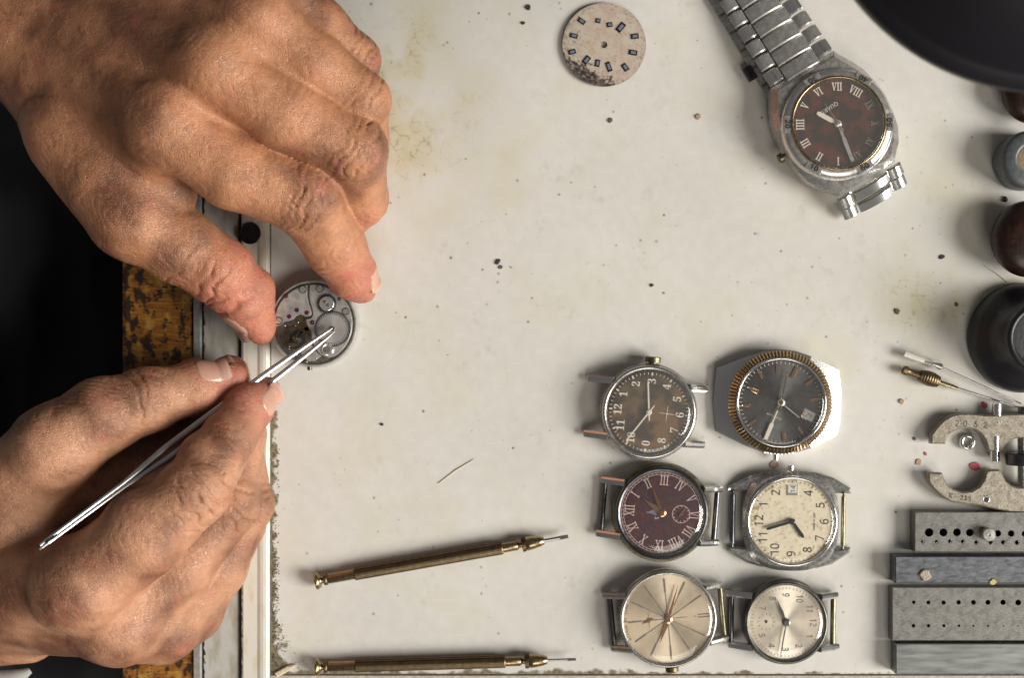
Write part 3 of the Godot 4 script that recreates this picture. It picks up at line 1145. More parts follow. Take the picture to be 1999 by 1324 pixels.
	spec.chains = [
		{"pts": [[160, 1140, 250, 84], [282, 1046, 266, 82], [386, 955, 264, 66], [446, 856, 202, 53], [494, 792, 150, 43], [521, 763, 122, 28]], "k": 9.0, "near": 70.0, "far": 170.0, "k_near": 40.0, "k_far": 4.0, "back": rback, "red_from": 2.9,
			"bumps": [[374, 962, 270, 68, 12.0], [160, 1146, 262, 74, 30.0], [404, 898, 236, 58, 12.0], [282, 1030, 262, 80, 14.0], [478, 798, 160, 45, 12.0]],
			"creases": [[1, 1.0, 46, 8.5, 7.5, 0.3], [2, 0.0, 40, 8.5, 7.5, 0.3], [2, 1.0, 24, 5.0, 5.5, 0.4], [3, 0.0, 22, 4.0, 5.0, 0.4]]},
		{"pts": [[232, 1212, 180, 76], [350, 1100, 168, 68], [446, 986, 146, 58], [470, 850, 100, 48], [444, 742, 66, 44], [452, 724, 58, 30]], "k": 14.0, "near": 70.0, "far": 170.0, "k_near": 36.0, "k_far": 4.0, "back": rback, "red_from": 3.2,
			"bumps": [[452, 982, 152, 54, 12.0], [236, 1222, 192, 68, 30.0]],
			"creases": [[1, 1.0, 40, 6.0, 6.5, 0.25], [2, 0.0, 36, 6.0, 6.5, 0.25]]},
		{"pts": [[312, 1222, 120, 62], [422, 1100, 106, 58], [488, 985, 86, 46], [466, 840, 62, 40], [384, 738, 44, 38], [374, 726, 42, 26]], "k": 14.0, "near": 70.0, "far": 170.0, "k_near": 36.0, "k_far": 4.0, "back": rback, "red_from": 3.2,
			"bumps": [[322, 1228, 130, 56, 30.0]],
			"creases": [[1, 1.0, 36, 5.5, 6.0, 0.25], [2, 0.0, 36, 5.5, 6.0, 0.25]]},
		{"pts": [[372, 1196, 70, 54], [430, 1112, 60, 50], [478, 1024, 50, 40], [440, 900, 44, 36]], "k": 14.0, "near": 60.0, "far": 150.0, "k_near": 34.0, "k_far": 4.0, "back": rback, "red_from": 3.2,
			"creases": [[1, 1.0, 30, 4.0, 6.0, 0.25]]},
		{"pts": [[-50, 1060, 92, 100], [104, 880, 202, 84], [200, 812, 205, 74], [290, 782, 182, 61], [388, 756, 150, 51], [452, 742, 128, 35]], "k": 16.0, "near": 150.0, "far": 300.0, "k_near": 46.0, "k_far": 6.0, "back": Vector3(-0.15, 0.75, -0.6).normalized(), "red_from": 3.6,
			"bumps": [[286, 780, 190, 60, 14.0], [108, 872, 226, 76, 30.0]],
			"creases": [[2, 1.0, 36, 5.0, 7.0, 0.45], [3, 0.0, 34, 5.0, 7.0, 0.45], [1, 0.1, 60, 3.0, 9.0, 0.3]]},
	]
	var rf := make_hand(spec, right)
	nail(right, rf, rb, at(505, 781, 137), at(521, 763, 120) - at(490, 795, 152), Vector3(0.52, 0.80, 0.26), 0.66, 64)
	nail(right, rf, rb, at(416, 751, 140), at(450, 744, 128) - at(388, 758, 150), Vector3(-0.1, 0.78, -0.6), 0.66, 62)
	nail(right, rf, rb, at(452, 728, 60), at(474, 716, 52) - at(440, 736, 62), Vector3(0.1, 0.8, -0.55), 0.55, 26)


# ---- watches ----------------------------------------------------------------------
func ray(a: float, r: float, y := 0.0) -> Vector3:
	# clockwise from twelve o'clock
	return Vector3(sin(a) * r, y, -cos(a) * r)


func circle(r: float, n := 48, mid := Vector2.ZERO) -> PackedVector2Array:
	var p := PackedVector2Array()
	for k in n: p.append(mid + Vector2(sin(TAU * k / n), -cos(TAU * k / n)) * r)
	return p


func disc(r: float, y: float, fn: Callable, rings := 34, segs := 96, hole := 0.0) -> Shape:
	# a flat disc whose colour is computed point by point; texture u runs round it
	var s := shape()
	for k in rings + 1:
		var rr := lerpf(hole, r, float(k) / rings)
		for g in segs + 1:
			var a := TAU * g / segs
			s.tint = fn.call(sin(a) * rr, -cos(a) * rr, rr, a)
			s.vert(ray(a, rr, y), Vector3.UP, Vector2(float(g) / segs, float(k) / rings))
	for k in rings:
		for g in segs:
			var b := k * (segs + 1) + g
			s.quad(b, b + 1, b + segs + 2, b + segs + 1)
	return s


func clock_hand(called: String, parent: Node3D, m: Material, angle: float, out: Array, y: float, thick := 1.4, hub := 0.0) -> MeshInstance3D:
	# out: (half width, distance) pairs from tail to tip
	var p := PackedVector2Array()
	for q in out: p.append(Vector2(q[0], -q[1]))
	for k in range(out.size() - 1, -1, -1): if out[k][0] > 0.01: p.append(Vector2(-out[k][0], -out[k][1]))
	var s := shape()
	s.prism(p, y, y + thick, 0.3)
	if hub > 0: s.lathe([Vector2(hub, y), Vector2(hub, y + thick + 1.2), Vector2(hub * 0.7, y + thick + 2.0), Vector2(0, y + thick + 2.0)], 24)
	var o := part(called, s, m, parent)
	o.rotation.y = -angle
	return o


func ticks(n: int, r0: float, r1: float, w: float, y: float, skip := 0, long := 0.0, longw := 0.0) -> Shape:
	var s := shape()
	for k in n:
		if skip and k % skip == 0 and long <= 0: continue
		var a := TAU * k / n
		var big := skip > 0 and k % skip == 0
		var ra := r0 - (long if big else 0.0)
		var d := ray(a, 1.0)
		var x := ray(a + PI / 2, (longw if big else w) / 2.0)
		s.flat([d * ra - x + Vector3(0, y, 0), d * ra + x + Vector3(0, y, 0), d * r1 + x + Vector3(0, y, 0), d * r1 - x + Vector3(0, y, 0)], Vector3.UP)
	return s


func marker(called: String, parent: Node3D, m: Material, a: float, r0: float, r1: float, w0: float, w1: float, y: float, h := 1.6) -> void:
	var s := shape()
	s.prism(PackedVector2Array([Vector2(-w0 / 2, -r0), Vector2(w0 / 2, -r0), Vector2(w1 / 2, -r1), Vector2(-w1 / 2, -r1)]), y, y + h, 0.5)
	var o := part(called, s, m, parent)
	o.rotation.y = -a


func dome(parent: Node3D, r: float, y0: float, rise: float, m: Material) -> void:
	var pr := []
	for k in 15:
		var f := float(k) / 14.0
		# flat on top, rounded off at the rim
		var a := f * PI / 2
		pr.append(Vector2(r * (1.0 - pow(f, 2.6)) if f < 1.0 else 0.0, y0 + rise * pow(sin(a), 0.75)))
	var s := shape()
	s.lathe(pr, 72, Vector3.ZERO, true)
	part("crystal", s, m, parent)


func lugs(parent: Node3D, lx: float, z0: float, ends: Array, w: float, m: Material, y0 := 38.0, y1 := 11.0, thick := 15.0) -> void:
	# ends: distances of the four tips [12 side -x, 12 side +x, 6 side -x, 6 side +x]
	var k := 0
	for sz in [-1.0, 1.0]:
		for sx in [-1.0, 1.0]:
			var e: float = ends[k]
			k += 1
			if e <= 0: continue
			var s := shape()
			s.bar([Vector3(sx * lx, y0, sz * z0), Vector3(sx * lx, lerpf(y0, y1, 0.5), sz * lerpf(z0, e, 0.45)), Vector3(sx * lx, y1, sz * (e - 3.0)), Vector3(sx * lx, y1 - 4.0, sz * e)], [w, w, w * 0.95, w * 0.7], [thick, thick, thick * 0.9, thick * 0.5])
			part("lug", s, m, parent)


func spring_bar(parent: Node3D, lx: float, z: float, m: Material, y := 14.0, r := 5.0) -> void:
	var s := shape()
	s.tube([Vector3(-lx, y, z), Vector3(-lx + 6, y, z), Vector3(-lx + 6.5, y, z), Vector3(lx - 6.5, y, z), Vector3(lx - 6, y, z), Vector3(lx, y, z)], [r * 0.6, r * 0.6, r, r, r * 0.6, r * 0.6], 14)
	part("spring_bar", s, m, parent)


func crown(parent: Node3D, a: float, r: float, y: float, rad: float, ln: float, m: Material) -> void:
	var s := shape()
	s.lathe([Vector2(0, -2), Vector2(rad * 0.5, -2), Vector2(rad * 0.5, 2), Vector2(rad, 3), Vector2(rad, 3 + ln), Vector2(rad * 0.8, 5 + ln), Vector2(0, 5 + ln)], 96, Vector3.ZERO, false, 16, rad * 0.05)
	var o := part("crown", s, m, parent)
	o.transform = Transform3D(Basis(Vector3.UP, -a) * Basis(Vector3.RIGHT, -PI / 2), ray(a, r, y) * U)


func deg(x: float) -> float:
	return deg_to_rad(x)


func watch(cx: float, cy: float, a12: float, label: String) -> Node3D:
	var p := at(cx, cy, 44)
	p.y = 0
	return thing("wristwatch", label, "watch", p, -deg(a12), "watch heads laid out in two columns")


func round_case(w: Node3D, r: float, rd: float, m: Material, bezel: Material, coin := false) -> void:
	var s := shape()
	s.lathe([Vector2(0, 1), Vector2(r * 0.78, 1), Vector2(r * 0.93, 7), Vector2(r * 0.985, 14), Vector2(r, 20), Vector2(r, 30), Vector2(r * 0.985, 35), Vector2(rd + 1, 36), Vector2(rd + 1, 33.0), Vector2(0, 33.0)], 96)
	part("case", s, m, w)
	s = shape()
	if coin:
		s.lathe([Vector2(rd + 9, 35.5), Vector2(rd + 9, 41), Vector2(rd + 7, 44), Vector2(rd + 4.0, 46)], 288, Vector3.ZERO, false, 96, 0.5)
		s.lathe([Vector2(rd + 3.7, 46), Vector2(rd + 0.4, 44.5), Vector2(rd + 0.4, 36.0)], 96)
	else:
		s.lathe([Vector2(r * 0.975, 35.2), Vector2(r * 0.965, 40), Vector2(lerpf(r, rd, 0.35), 45), Vector2(lerpf(r, rd, 0.6), 46.5), Vector2(lerpf(r, rd, 0.82), 45.5), Vector2(rd + 0.4, 42.0), Vector2(rd + 0.4, 36.0)], 96, Vector3.ZERO, true)
	part("bezel", s, bezel, w)


func brushed(called: String, rough: float) -> StandardMaterial3D:
	# sunray finish: the brushing runs out from the middle
	var m := painted(called, rough, 0.85)
	m.anisotropy_enabled = true
	m.anisotropy = 0.75
	return m


func blot(x: float, z: float, f: float, sd: float) -> float:
	return noise.get_noise_3d(x * f, z * f, sd)


func build_watches() -> void:
	noise.frequency = 0.02
	var k98 := 0.984
	# -- brown dial, Arabic numerals, upper of the left column
	var w := watch(1267, 805, -84.5, "wristwatch head with stained brown dial and white numerals, no strap bars")
	round_case(w, 94, 82 * k98, M.steel, M.old_chrome)
	lugs(w, 54, 72, [119, 121, 116, 112], 14, M.chrome)
	crown(w, deg(90), 93, 24, 14.5, 9, M.olive)
	var d := part("dial", disc(81, 36.4, func(x, z, r, a):
		var n := blot(x, z, 1.0, 3.0)
		var n2 := blot(x, z, 4.0, 9.0)
		var n3 := blot(x, z, 12.0, 19.0)
		var c := Color(0.075, 0.042, 0.022).lerp(Color(0.20, 0.10, 0.035), clampf(0.4 + n * 2.2 + n2 * 0.3, 0, 1))
		c = c.lerp(Color(0.09, 0.075, 0.04), clampf((x * 0.6 - z * 0.3) / 60.0 + n2, 0, 0.7))
		c = c.lerp(Color(0.022, 0.016, 0.014), clampf(0.1 - n * 1.5 + n3 * 0.7, 0, 0.7))
		var rim := clampf((r - 70.0 + n2 * 16.0) / 6.0, 0, 1)
		c = c.lerp(Color(0.02, 0.014, 0.013), rim * 0.85)
		return c * 0.68), painted("stained brown dial", 0.42), w, true)
	part("minute_track", ticks(60, 72, 76.5, 1.0, 37.0, 5, 1.5, 3.0), M.white_print, d)
	var names := ["12", "1", "2", "3", "4", "5", "6", "7", "8", "9", "10", "11"]
	for k in 12:
		if k == 9: continue
		lettering(names[k], 15.5, M.white_print, d, ray(TAU * k / 12, 60, 37.0), 0, "Droid Serif", "numeral", 0.9, 0.5, 700)
	lettering("0", 15.5, M.white_print, d, ray(TAU * 9 / 12, 60, 37.0), 0, "Droid Serif", "numeral", 0.9, 0.5, 700)
	var sub := shape()
	sub.ring(0, 1.6, 38.2)
	for q in 4:
		var a := TAU * q / 4 + 0.05
		var e := ray(a, 15)
		var x := ray(a + PI / 2, 0.6)
		sub.flat([-x + Vector3(0, 37.3, 0), x + Vector3(0, 37.3, 0), e + x * 0.5 + Vector3(0, 37.3, 0), e - x * 0.5 + Vector3(0, 37.3, 0)], Vector3.UP)
	sub.turned(Basis(), Vector3(0, 0, 35))
	part("seconds_cross", sub, M.white_print, d)
	clock_hand("hour_hand", w, M.lume, deg(-1.8 + 84.5), [[0.9, -17], [1.6, -6], [2.1, 0], [1.6, 12], [1.5, 56], [0.6, 59]], 39.5, 1.2, 5.5)
	clock_hand("minute_hand", w, M.lume, deg(218.8 + 84.5), [[0.8, -17], [1.4, -6], [2.0, 0], [1.5, 12], [1.4, 68], [0.5, 71]], 41.5, 1.2, 4.5)
	dome(w, 81.5, 42, 13, M.hazy)

	# -- steel barrel case with a fluted gold bezel
	w = watch(1524.5, 786, 0.0, "steel barrel-cased wristwatch with fluted gold bezel and dark grey date dial")
	var cs := shape()
	var oc := PackedVector2Array([Vector2(-120, -66), Vector2(-62, -88), Vector2(-30, -99), Vector2(0, -102), Vector2(30, -99), Vector2(62, -88), Vector2(117, -62), Vector2(122, -12), Vector2(120, 30), Vector2(113, 64), Vector2(62, 88), Vector2(30, 98), Vector2(0, 101), Vector2(-30, 98), Vector2(-62, 86), Vector2(-121, 57), Vector2(-126, 0)])
	# sides, then facets that fall away from the bezel towards the strap ends
	var case_rim := []
	for q in oc: case_rim.append(Vector3(q.x, 31.0 - maxf(0.0, absf(q.x) - 58.0) * 0.25, q.y))
	for q in oc.size():
		var p: Vector3 = case_rim[q]
		var r: Vector3 = case_rim[(q + 1) % oc.size()]
		var low_p := Vector3(p.x * 0.97, 2, p.z * 0.97)
		var low_r := Vector3(r.x * 0.97, 2, r.z * 0.97)
		var outn := Vector3(p.x + r.x, 0, p.z + r.z).normalized()
		cs.flat([low_p, low_r, r, p], outn)
		var ip := Vector3(p.x, 0, p.z).normalized() * 90.0 + Vector3(0, 33.5, 0)
		var ir := Vector3(r.x, 0, r.z).normalized() * 90.0 + Vector3(0, 33.5, 0)
		var up := (r - p).cross(ip - p).normalized()
		cs.flat([p, r, ir, ip], up if up.y > 0 else -up)
	cs.lid(oc, 2.5, -1.0)
	part("case", cs, M.chrome, w)
	var fl := shape()
	fl.lathe([Vector2(99, 28), Vector2(99.4, 33.2), Vector2(87, 44.6)], 110)
	part("bezel", fl, M.dark_brass, w)
	fl = shape()
	var teeth := 90
	for q in teeth:
		# each flute is a raised bar down the slope of the bezel
		var a := TAU * q / teeth
		var x := ray(a + PI / 2, 1.0)
		var lo := ray(a, 99.2, 33.6)
		var hi := ray(a, 87.2, 44.8)
		var lift := (ray(a, 1.0, 0.0) + Vector3.UP).normalized() * 2.6
		var l0 := lo - x * 2.0
		var l1 := lo + x * 2.0
		var h0 := hi - x * 1.7
		var h1 := hi + x * 1.7
		var lm := lo + lift
		var hm := hi + lift
		fl.flat([l0, lm - x * 0.7, hm - x * 0.6, h0], (lift - x * 2.0).normalized())
		fl.flat([lm - x * 0.7, lm + x * 0.7, hm + x * 0.6, hm - x * 0.6], lift.normalized())
		fl.flat([lm + x * 0.7, l1, h1, hm + x * 0.6], (lift + x * 2.0).normalized())
		fl.flat([l0, l1, lm + x * 0.7, lm - x * 0.7], ray(a, 1.0))
	part("bezel_flutes", fl, M.gold, w)
	cs = shape()
	cs.lathe([Vector2(87, 44), Vector2(86.5, 48), Vector2(84, 49), Vector2(82, 47), Vector2(81, 36)], 96, Vector3.ZERO, true)
	part("crystal_ring", cs, M.chrome, w)
	var turn := 24.7
	d = part("dial", disc(81, 36.4, func(x, z, r, a):
		var n := blot(x, z, 3.0, 33.0)
		return Color(0.085, 0.083, 0.083) * (1.0 + n * 0.3)), brushed("grey sunray dial", 0.42), w, true, true)
	d.rotation.y = -deg(turn)
	part("minute_track", ticks(60, 74, 79, 0.9, 37.0), M.white_print, d)
	for k in 12:
		if k == 3: continue
		if k == 9:
			marker("hour_marker", d, M.rose, TAU * k / 12, 48, 70, 9, 2.5, 37.0)
		elif k == 0:
			marker("hour_marker", d, M.rose, TAU * k / 12, 52, 75, 7.5, 6.5, 37.0)
		else:
			marker("hour_marker", d, M.rose, TAU * k / 12, 58, 74, 6.2, 5.4, 37.0)
	var fr := shape()
	fr.prism(PackedVector2Array([Vector2(47, -10), Vector2(72, -10), Vector2(72, 10), Vector2(47, 10)]), 36.8, 38.2, 1.5)
	part("date_frame", fr, M.nickel_bright, d)
	fr = shape()
	fr.box(Vector3(50.5, 37.4, -7), Vector3(68.5, 38.6, 7))
	part("date_disc", fr, plain("date disc", lin(0.30, 0.29, 0.26), 0.5), d)
	lettering("29", 9.5, M.black_print, d, Vector3(59.5, 38.7, 0), 0, "Droid Sans", "date_numeral")
	lettering("AUTOMATIC", 4.0, M.white_print, d, Vector3(0, 37.0, 30), 0, "Droid Sans", "dial_lettering")
	clock_hand("hour_hand", w, M.nickel, deg(129.4), [[1.6, -4], [2.2, 0], [1.6, 10], [1.2, 46]], 39.0, 1.2, 7.5)
	clock_hand("minute_hand", w, M.lume, deg(202.9), [[1.2, 0], [1.4, 42], [4.0, 46], [3.6, 74], [2.4, 77]], 41.0, 1.2, 6.0)
	clock_hand("second_hand", w, M.gold, deg(11.6), [[2.2, -17], [2.6, -8], [1.5, 0], [1.5, 30], [0.5, 63]], 43.0, 1.1, 4.0)
	dome(w, 81.5, 47, 6, M.clear)
	cs = shape()
	cs.tube([ray(PI + 0.05, 98, 16), ray(PI + 0.05, 113, 16)], [5.5, 5.5], 16)
	part("stem", cs, M.chrome, w)

	# -- burgundy dial, Roman numerals
	w = watch(1292.5, 1002, -85.5, "wristwatch head with burgundy dial, white Roman numerals and orange hands")
	round_case(w, 96, 82 * k98, M.olive, M.dark_steel, true)
	lugs(w, 52, 74, [121, 119, 117, 116], 13, M.chrome)
	spring_bar(w, 52, -112, M.dark_steel, 14, 5.5)
	spring_bar(w, 52, 107, M.dark_steel, 14, 5.5)
	d = part("dial", disc(80, 36.4, func(x, z, r, a):
		var n := blot(x, z, 2.4, 53.0)
		var n2 := blot(x, z, 14.0, 55.0)
		return Color(0.060, 0.013, 0.017).lerp(Color(0.035, 0.012, 0.022), clampf(0.5 + n * 1.5, 0, 1)).lerp(Color(0.12, 0.06, 0.06), clampf(n2 * 1.3 - 0.2, 0, 0.4))), painted("burgundy dial", 0.3), w, true)
	var tr := ticks(60, 74, 77.5, 0.8, 37.0)
	tr.ring(73.2, 74.0, 37.0, 0, TAU, 96)
	tr.ring(77.4, 78.2, 37.0, 0, TAU, 96)
	part("minute_track", tr, M.pink_print, d)
	var roman := ["XII", "I", "II", "III", "IV", "V", "VI", "VII", "VIII", "IX", "X", "XI"]
	for k in 12:
		lettering(roman[k], 18.5, M.pink_print, d, ray(TAU * k / 12, 62, 37.0), -TAU * k / 12, "Droid Serif", "numeral", 0.62)
	sub = shape()
	sub.ring(16.2, 17.2, 37.1, 0, TAU, 48)
	for q in 12:
		var a := TAU * q / 12
		var x := ray(a + PI / 2, 0.5)
		var y37 := Vector3(0, 37.1, 0)
		sub.flat([ray(a, 13) - x + y37, ray(a, 13) + x + y37, ray(a, 16.5) + x + y37, ray(a, 16.5) - x + y37], Vector3.UP)
	sub.turned(Basis(), Vector3(0, 0, 37))
	part("seconds_ring", sub, M.pink_print, d)
	var sh := clock_hand("seconds_hand", d, M.rose, deg(120), [[0.8, -8], [2.4, 0], [0.5, 15]], 37.6, 0.8, 3.0)
	sh.position = Vector3(0, 0, 37) * U
	# printed emblem between the middle and twelve
	var em := shape()
	em.prism(PackedVector2Array([Vector2(-2, -32), Vector2(1, -23), Vector2(7, -15), Vector2(5, -9), Vector2(11, -6), Vector2(3, -4), Vector2(-1, -8), Vector2(-7, -10), Vector2(-3, -20)]), 36.8, 37.3)
	part("emblem", em, plain("slate print", lin(0.16, 0.15, 0.19), 0.5), d)
	lettering("r", 9, M.pink_print, d, Vector3(-11, 37.0, -10), deg(20), "Droid Serif", "emblem_letter")
	clock_hand("hour_hand", w, M.rose, deg(306.9 + 85.5), [[2.0, -4], [3.0, 2], [5.2, 17], [1.0, 40], [0.4, 46]], 39.0, 1.2, 7.5)
	clock_hand("minute_hand", w, metal("orange bronze", lin(0.42, 0.17, 0.07), 0.3, 0, false), deg(339.6 + 85.5), [[1.6, -4], [2.2, 2], [3.0, 22], [0.8, 52], [0.3, 69]], 41.0, 1.2, 6.0)
	dome(w, 82.0, 43, 22, M.clear)

	# -- cream dial in a cushion case
	w = watch(1547, 1019, -89.0, "cushion-cased chrome wristwatch with stained cream dial and black hands")
	cs = shape()
	var cu := PackedVector2Array()
	for k in 64:
		var a := TAU * k / 64
		var e := 2.0 / 2.7
		cu.append(Vector2(signf(sin(a)) * pow(absf(sin(a)), e) * 97, signf(-cos(a)) * pow(absf(cos(a)), e) * 93))
	cs.prism(cu, 2, 34, 8.0, true)
	part("case", cs, M.old_chrome, w)
	for q in 4:
		var sx := -1.0 if q % 2 == 0 else 1.0
		var sz := -1.0 if q < 2 else 1.0
		cs = shape()
		var pl := PackedVector2Array([Vector2(sx * 92, sz * 50), Vector2(sx * 84, sz * 82), Vector2(sx * 63, sz * 119), Vector2(sx * 52, sz * 121), Vector2(sx * 54, sz * 80)])
		cs.prism(pl, 4, 27, 5.0)
		for v in cs.v.size():
			if cs.v[v].y > 12.0: cs.v[v].y -= maxf(0.0, absf(cs.v[v].z) - 74.0) * 0.36
		part("lug", cs, M.old_chrome, w)
	spring_bar(w, 54, -111, M.dark_steel, 14, 5.5)
	spring_bar(w, 54, 104, M.olive, 14, 4.5)
	cs = shape()
	cs.lathe([Vector2(88, 33), Vector2(87.5, 38), Vector2(85, 40), Vector2(82, 39), Vector2(80.6, 34)], 96, Vector3.ZERO, true)
	part("bezel", cs, M.chrome, w)
	d = part("dial", disc(80.4, 34.6, func(x, z, r, a):
		var n := blot(x, z, 3.0, 73.0)
		var n2 := blot(x, z, 9.0, 75.0)
		var c := Color(0.66, 0.58, 0.43) * (1.0 + n * 0.12)
		var rim := clampf((r - 70.0 + n * 22.0) / 8.0, 0, 1) * clampf(0.3 + n2 * 2.0 + n, 0, 1)
		c = c.lerp(Color(0.26, 0.165, 0.05), rim * 0.9)
		c = c.lerp(Color(0.30, 0.24, 0.16), clampf(blot(x, z, 5.0, 81.0) * 3.0 - 0.75, 0, 0.6))
		c = c.lerp(Color(0.28, 0.22, 0.12), clampf(1.0 - Vector2(x, z + 14).length() / 15.0 + n2, 0, 1) * 0.6)
		return c), painted("stained cream dial", 0.5), w, true)
	part("minute_track", ticks(60, 75, 78.5, 0.9, 35.1, 5, 0.6, 1.5), M.black_print, d)
	for k in 12:
		if k == 3: continue
		lettering(names[k], 16.5, M.black_print, d, ray(TAU * k / 12, 63, 35.1), 0, "Droid Sans", "numeral", 0.95)
	cs = shape()
	cs.prism(PackedVector2Array([Vector2(49, -11.5), Vector2(71, -11.5), Vector2(71, 11.5), Vector2(49, 11.5)]), 34.8, 36.2, 1.4)
	part("date_frame", cs, M.nickel_bright, d)
	cs = shape()
	cs.box(Vector3(55, 36.0, -8.5), Vector3(69, 36.8, 8.5))
	part("date_disc", cs, plain("date white", lin(0.62, 0.60, 0.55), 0.4), d)
	lettering("14", 9, M.black_print, d, Vector3(62, 36.9, 1), 0, "Droid Sans", "date_numeral")
	lettering("made in ussr", 4.4, M.grey_print, d, Vector3(0, 35.1, 43), 0, "Droid Sans", "dial_lettering")
	clock_hand("hour_hand", w, M.black_gloss, deg(145.2 + 89.0), [[2.0, -3], [3.0, 0], [3.0, 6], [3.4, 34], [1.2, 38.5]], 37.5, 1.4, 6.0)
	clock_hand("minute_hand", w, M.black_gloss, deg(253.7 + 89.0), [[2.0, -3], [2.4, 0], [2.4, 6], [2.8, 48], [1.0, 52.5]], 39.5, 1.4, 5.0)
	cs = shape()
	cs.tube([ray(PI / 2, 92, 18), ray(PI / 2, 106, 18)], [6, 6], 16)
	part("stem", cs, M.chrome, w)
	dome(w, 81, 38, 8, M.clear)

	# -- silver sunray dial with twelve lines
	w = watch(1304.5, 1210, 84.6, "wristwatch head with champagne dial crossed by twelve thin lines and rose hands")
	round_case(w, 96, 87 * k98, M.steel, M.old_chrome)
	lugs(w, 52, 74, [112, 116, 118, 112], 12, M.steel)
	spring_bar(w, 52, -108, M.olive, 14, 5.5)
	spring_bar(w, 52, 107, M.dark_steel, 14, 5.5)
	crown(w, deg(90), 94, 22, 12, 7, M.dark_brass)
	d = part("dial", disc(86, 36.4, func(x, z, r, a):
		var n := blot(x, z, 2.5, 93.0)
		var n2 := blot(x, z, 16.0, 94.0)
		return Color(0.72, 0.60, 0.44) * (1.0 + n * 0.12 + n2 * 0.05)), brushed("champagne sunray dial", 0.36), w, true, true)
	for k in 12:
		var ln := shape()
		var a := TAU * k / 12
		if k == 0:
			for q in [-2.6, 2.6]: ln.box(Vector3(q - 0.8, 36.6, -80), Vector3(q + 0.8, 37.4, -58))
			ln.box(Vector3(-0.4, 36.6, -55), Vector3(0.4, 37.2, -50))
			ln.box(Vector3(-0.4, 36.6, -36), Vector3(0.4, 37.2, -8))
		else:
			ln.box(Vector3(-0.5, 36.6, -52), Vector3(0.5, 37.2, -8))
			ln.box(Vector3(-1.1, 36.6, -78), Vector3(1.1, 37.6, -52))
		part("hour_line", ln, M.grey_print, d).rotation.y = -a
	sub = shape()
	for q in 4:
		var a := TAU * q / 4
		var x := ray(a + PI / 2, 0.5)
		var y0 := Vector3(0, 37.5, 0)
		sub.flat([ray(a, 4) - x + y0, ray(a, 4) + x + y0, ray(a, 14) + x + y0, ray(a, 14) - x + y0], Vector3.UP)
	sub.turned(Basis(), Vector3(0, 0, 37))
	part("seconds_cross", sub, M.grey_print, d)
	sh = clock_hand("seconds_hand", d, M.rose, deg(160), [[1.0, -9], [2.6, 0], [0.5, 14]], 38.0, 0.8, 3.2)
	sh.position = Vector3(0, 0, 37) * U
	var mk := "MADE IN RUSSIA"
	for q in mk.length():
		if mk[q] == " ": continue
		var a := PI - (q - 6.5) * 0.062
		lettering(mk[q], 4.6, M.grey_print, d, ray(a, 82, 37.0), -a + PI, "Droid Sans", "dial_lettering")
	clock_hand("hour_hand", w, M.rose, deg(199.0 - 84.6), [[2.0, -4], [4.0, 2], [4.4, 10], [0.4, 48]], 39.0, 1.4, 8.0)
	clock_hand("minute_hand", w, M.rose, deg(16.0 - 84.6), [[2.0, -4], [3.6, 2], [3.2, 14], [0.4, 67]], 41.0, 1.4, 6.5)
	dome(w, 87.0, 42, 14, M.clear)

	# -- small silver dial
	w = watch(1535, 1216.5, 91.0, "small wristwatch head with silver dial, thin black hands and blackened case")
	round_case(w, 83, 73 * k98, M.gunmetal, M.gunmetal)
	lugs(w, 50, 64, [104, 108, 112, 106], 12, M.chrome)
	spring_bar(w, 50, -96, M.olive, 14, 5.5)
	spring_bar(w, 50, 102, M.dark_steel, 14, 5.5)
	d = part("dial", disc(72, 36.4, func(x, z, r, a):
		var n := blot(x, z, 3.0, 113.0)
		return Color(0.74, 0.66, 0.54) * (1.0 + n * 0.14)), brushed("silver sunray dial", 0.38), w, true, true)
	part("minute_track", ticks(60, 63.5, 67.5, 0.9, 37.0), M.grey_print, d)
	for k in 12:
		if k == 6: continue
		lettering(names[k], 12.5, M.grey_print, d, ray(TAU * k / 12, 52.5, 37.0), 0, "Droid Sans", "numeral", 0.85)
	var dots := ticks(12, 13.5, 17, 1.0, 37.0)
	dots.turned(Basis(), Vector3(0, 0, 38))
	part("seconds_ring", dots, M.grey_print, d)
	sub = shape()
	sub.lathe([Vector2(2.6, 36.5), Vector2(2.6, 38.5), Vector2(0, 39)], 20, Vector3(0, 0, 38))
	part("seconds_post", sub, M.black_gloss, d)
	clock_hand("hour_hand", w, M.dark_steel, deg(338.0 - 91.0), [[1.4, -2], [1.8, 6], [3.0, 22], [0.6, 44], [0.3, 49]], 39.0, 1.2, 8.0)
	clock_hand("minute_hand", w, M.dark_steel, deg(190.0 - 91.0), [[1.4, -2], [1.4, 8], [1.2, 40], [0.5, 67]], 41.0, 1.2, 7.0)
	dome(w, 72.5, 42, 15, M.clear)


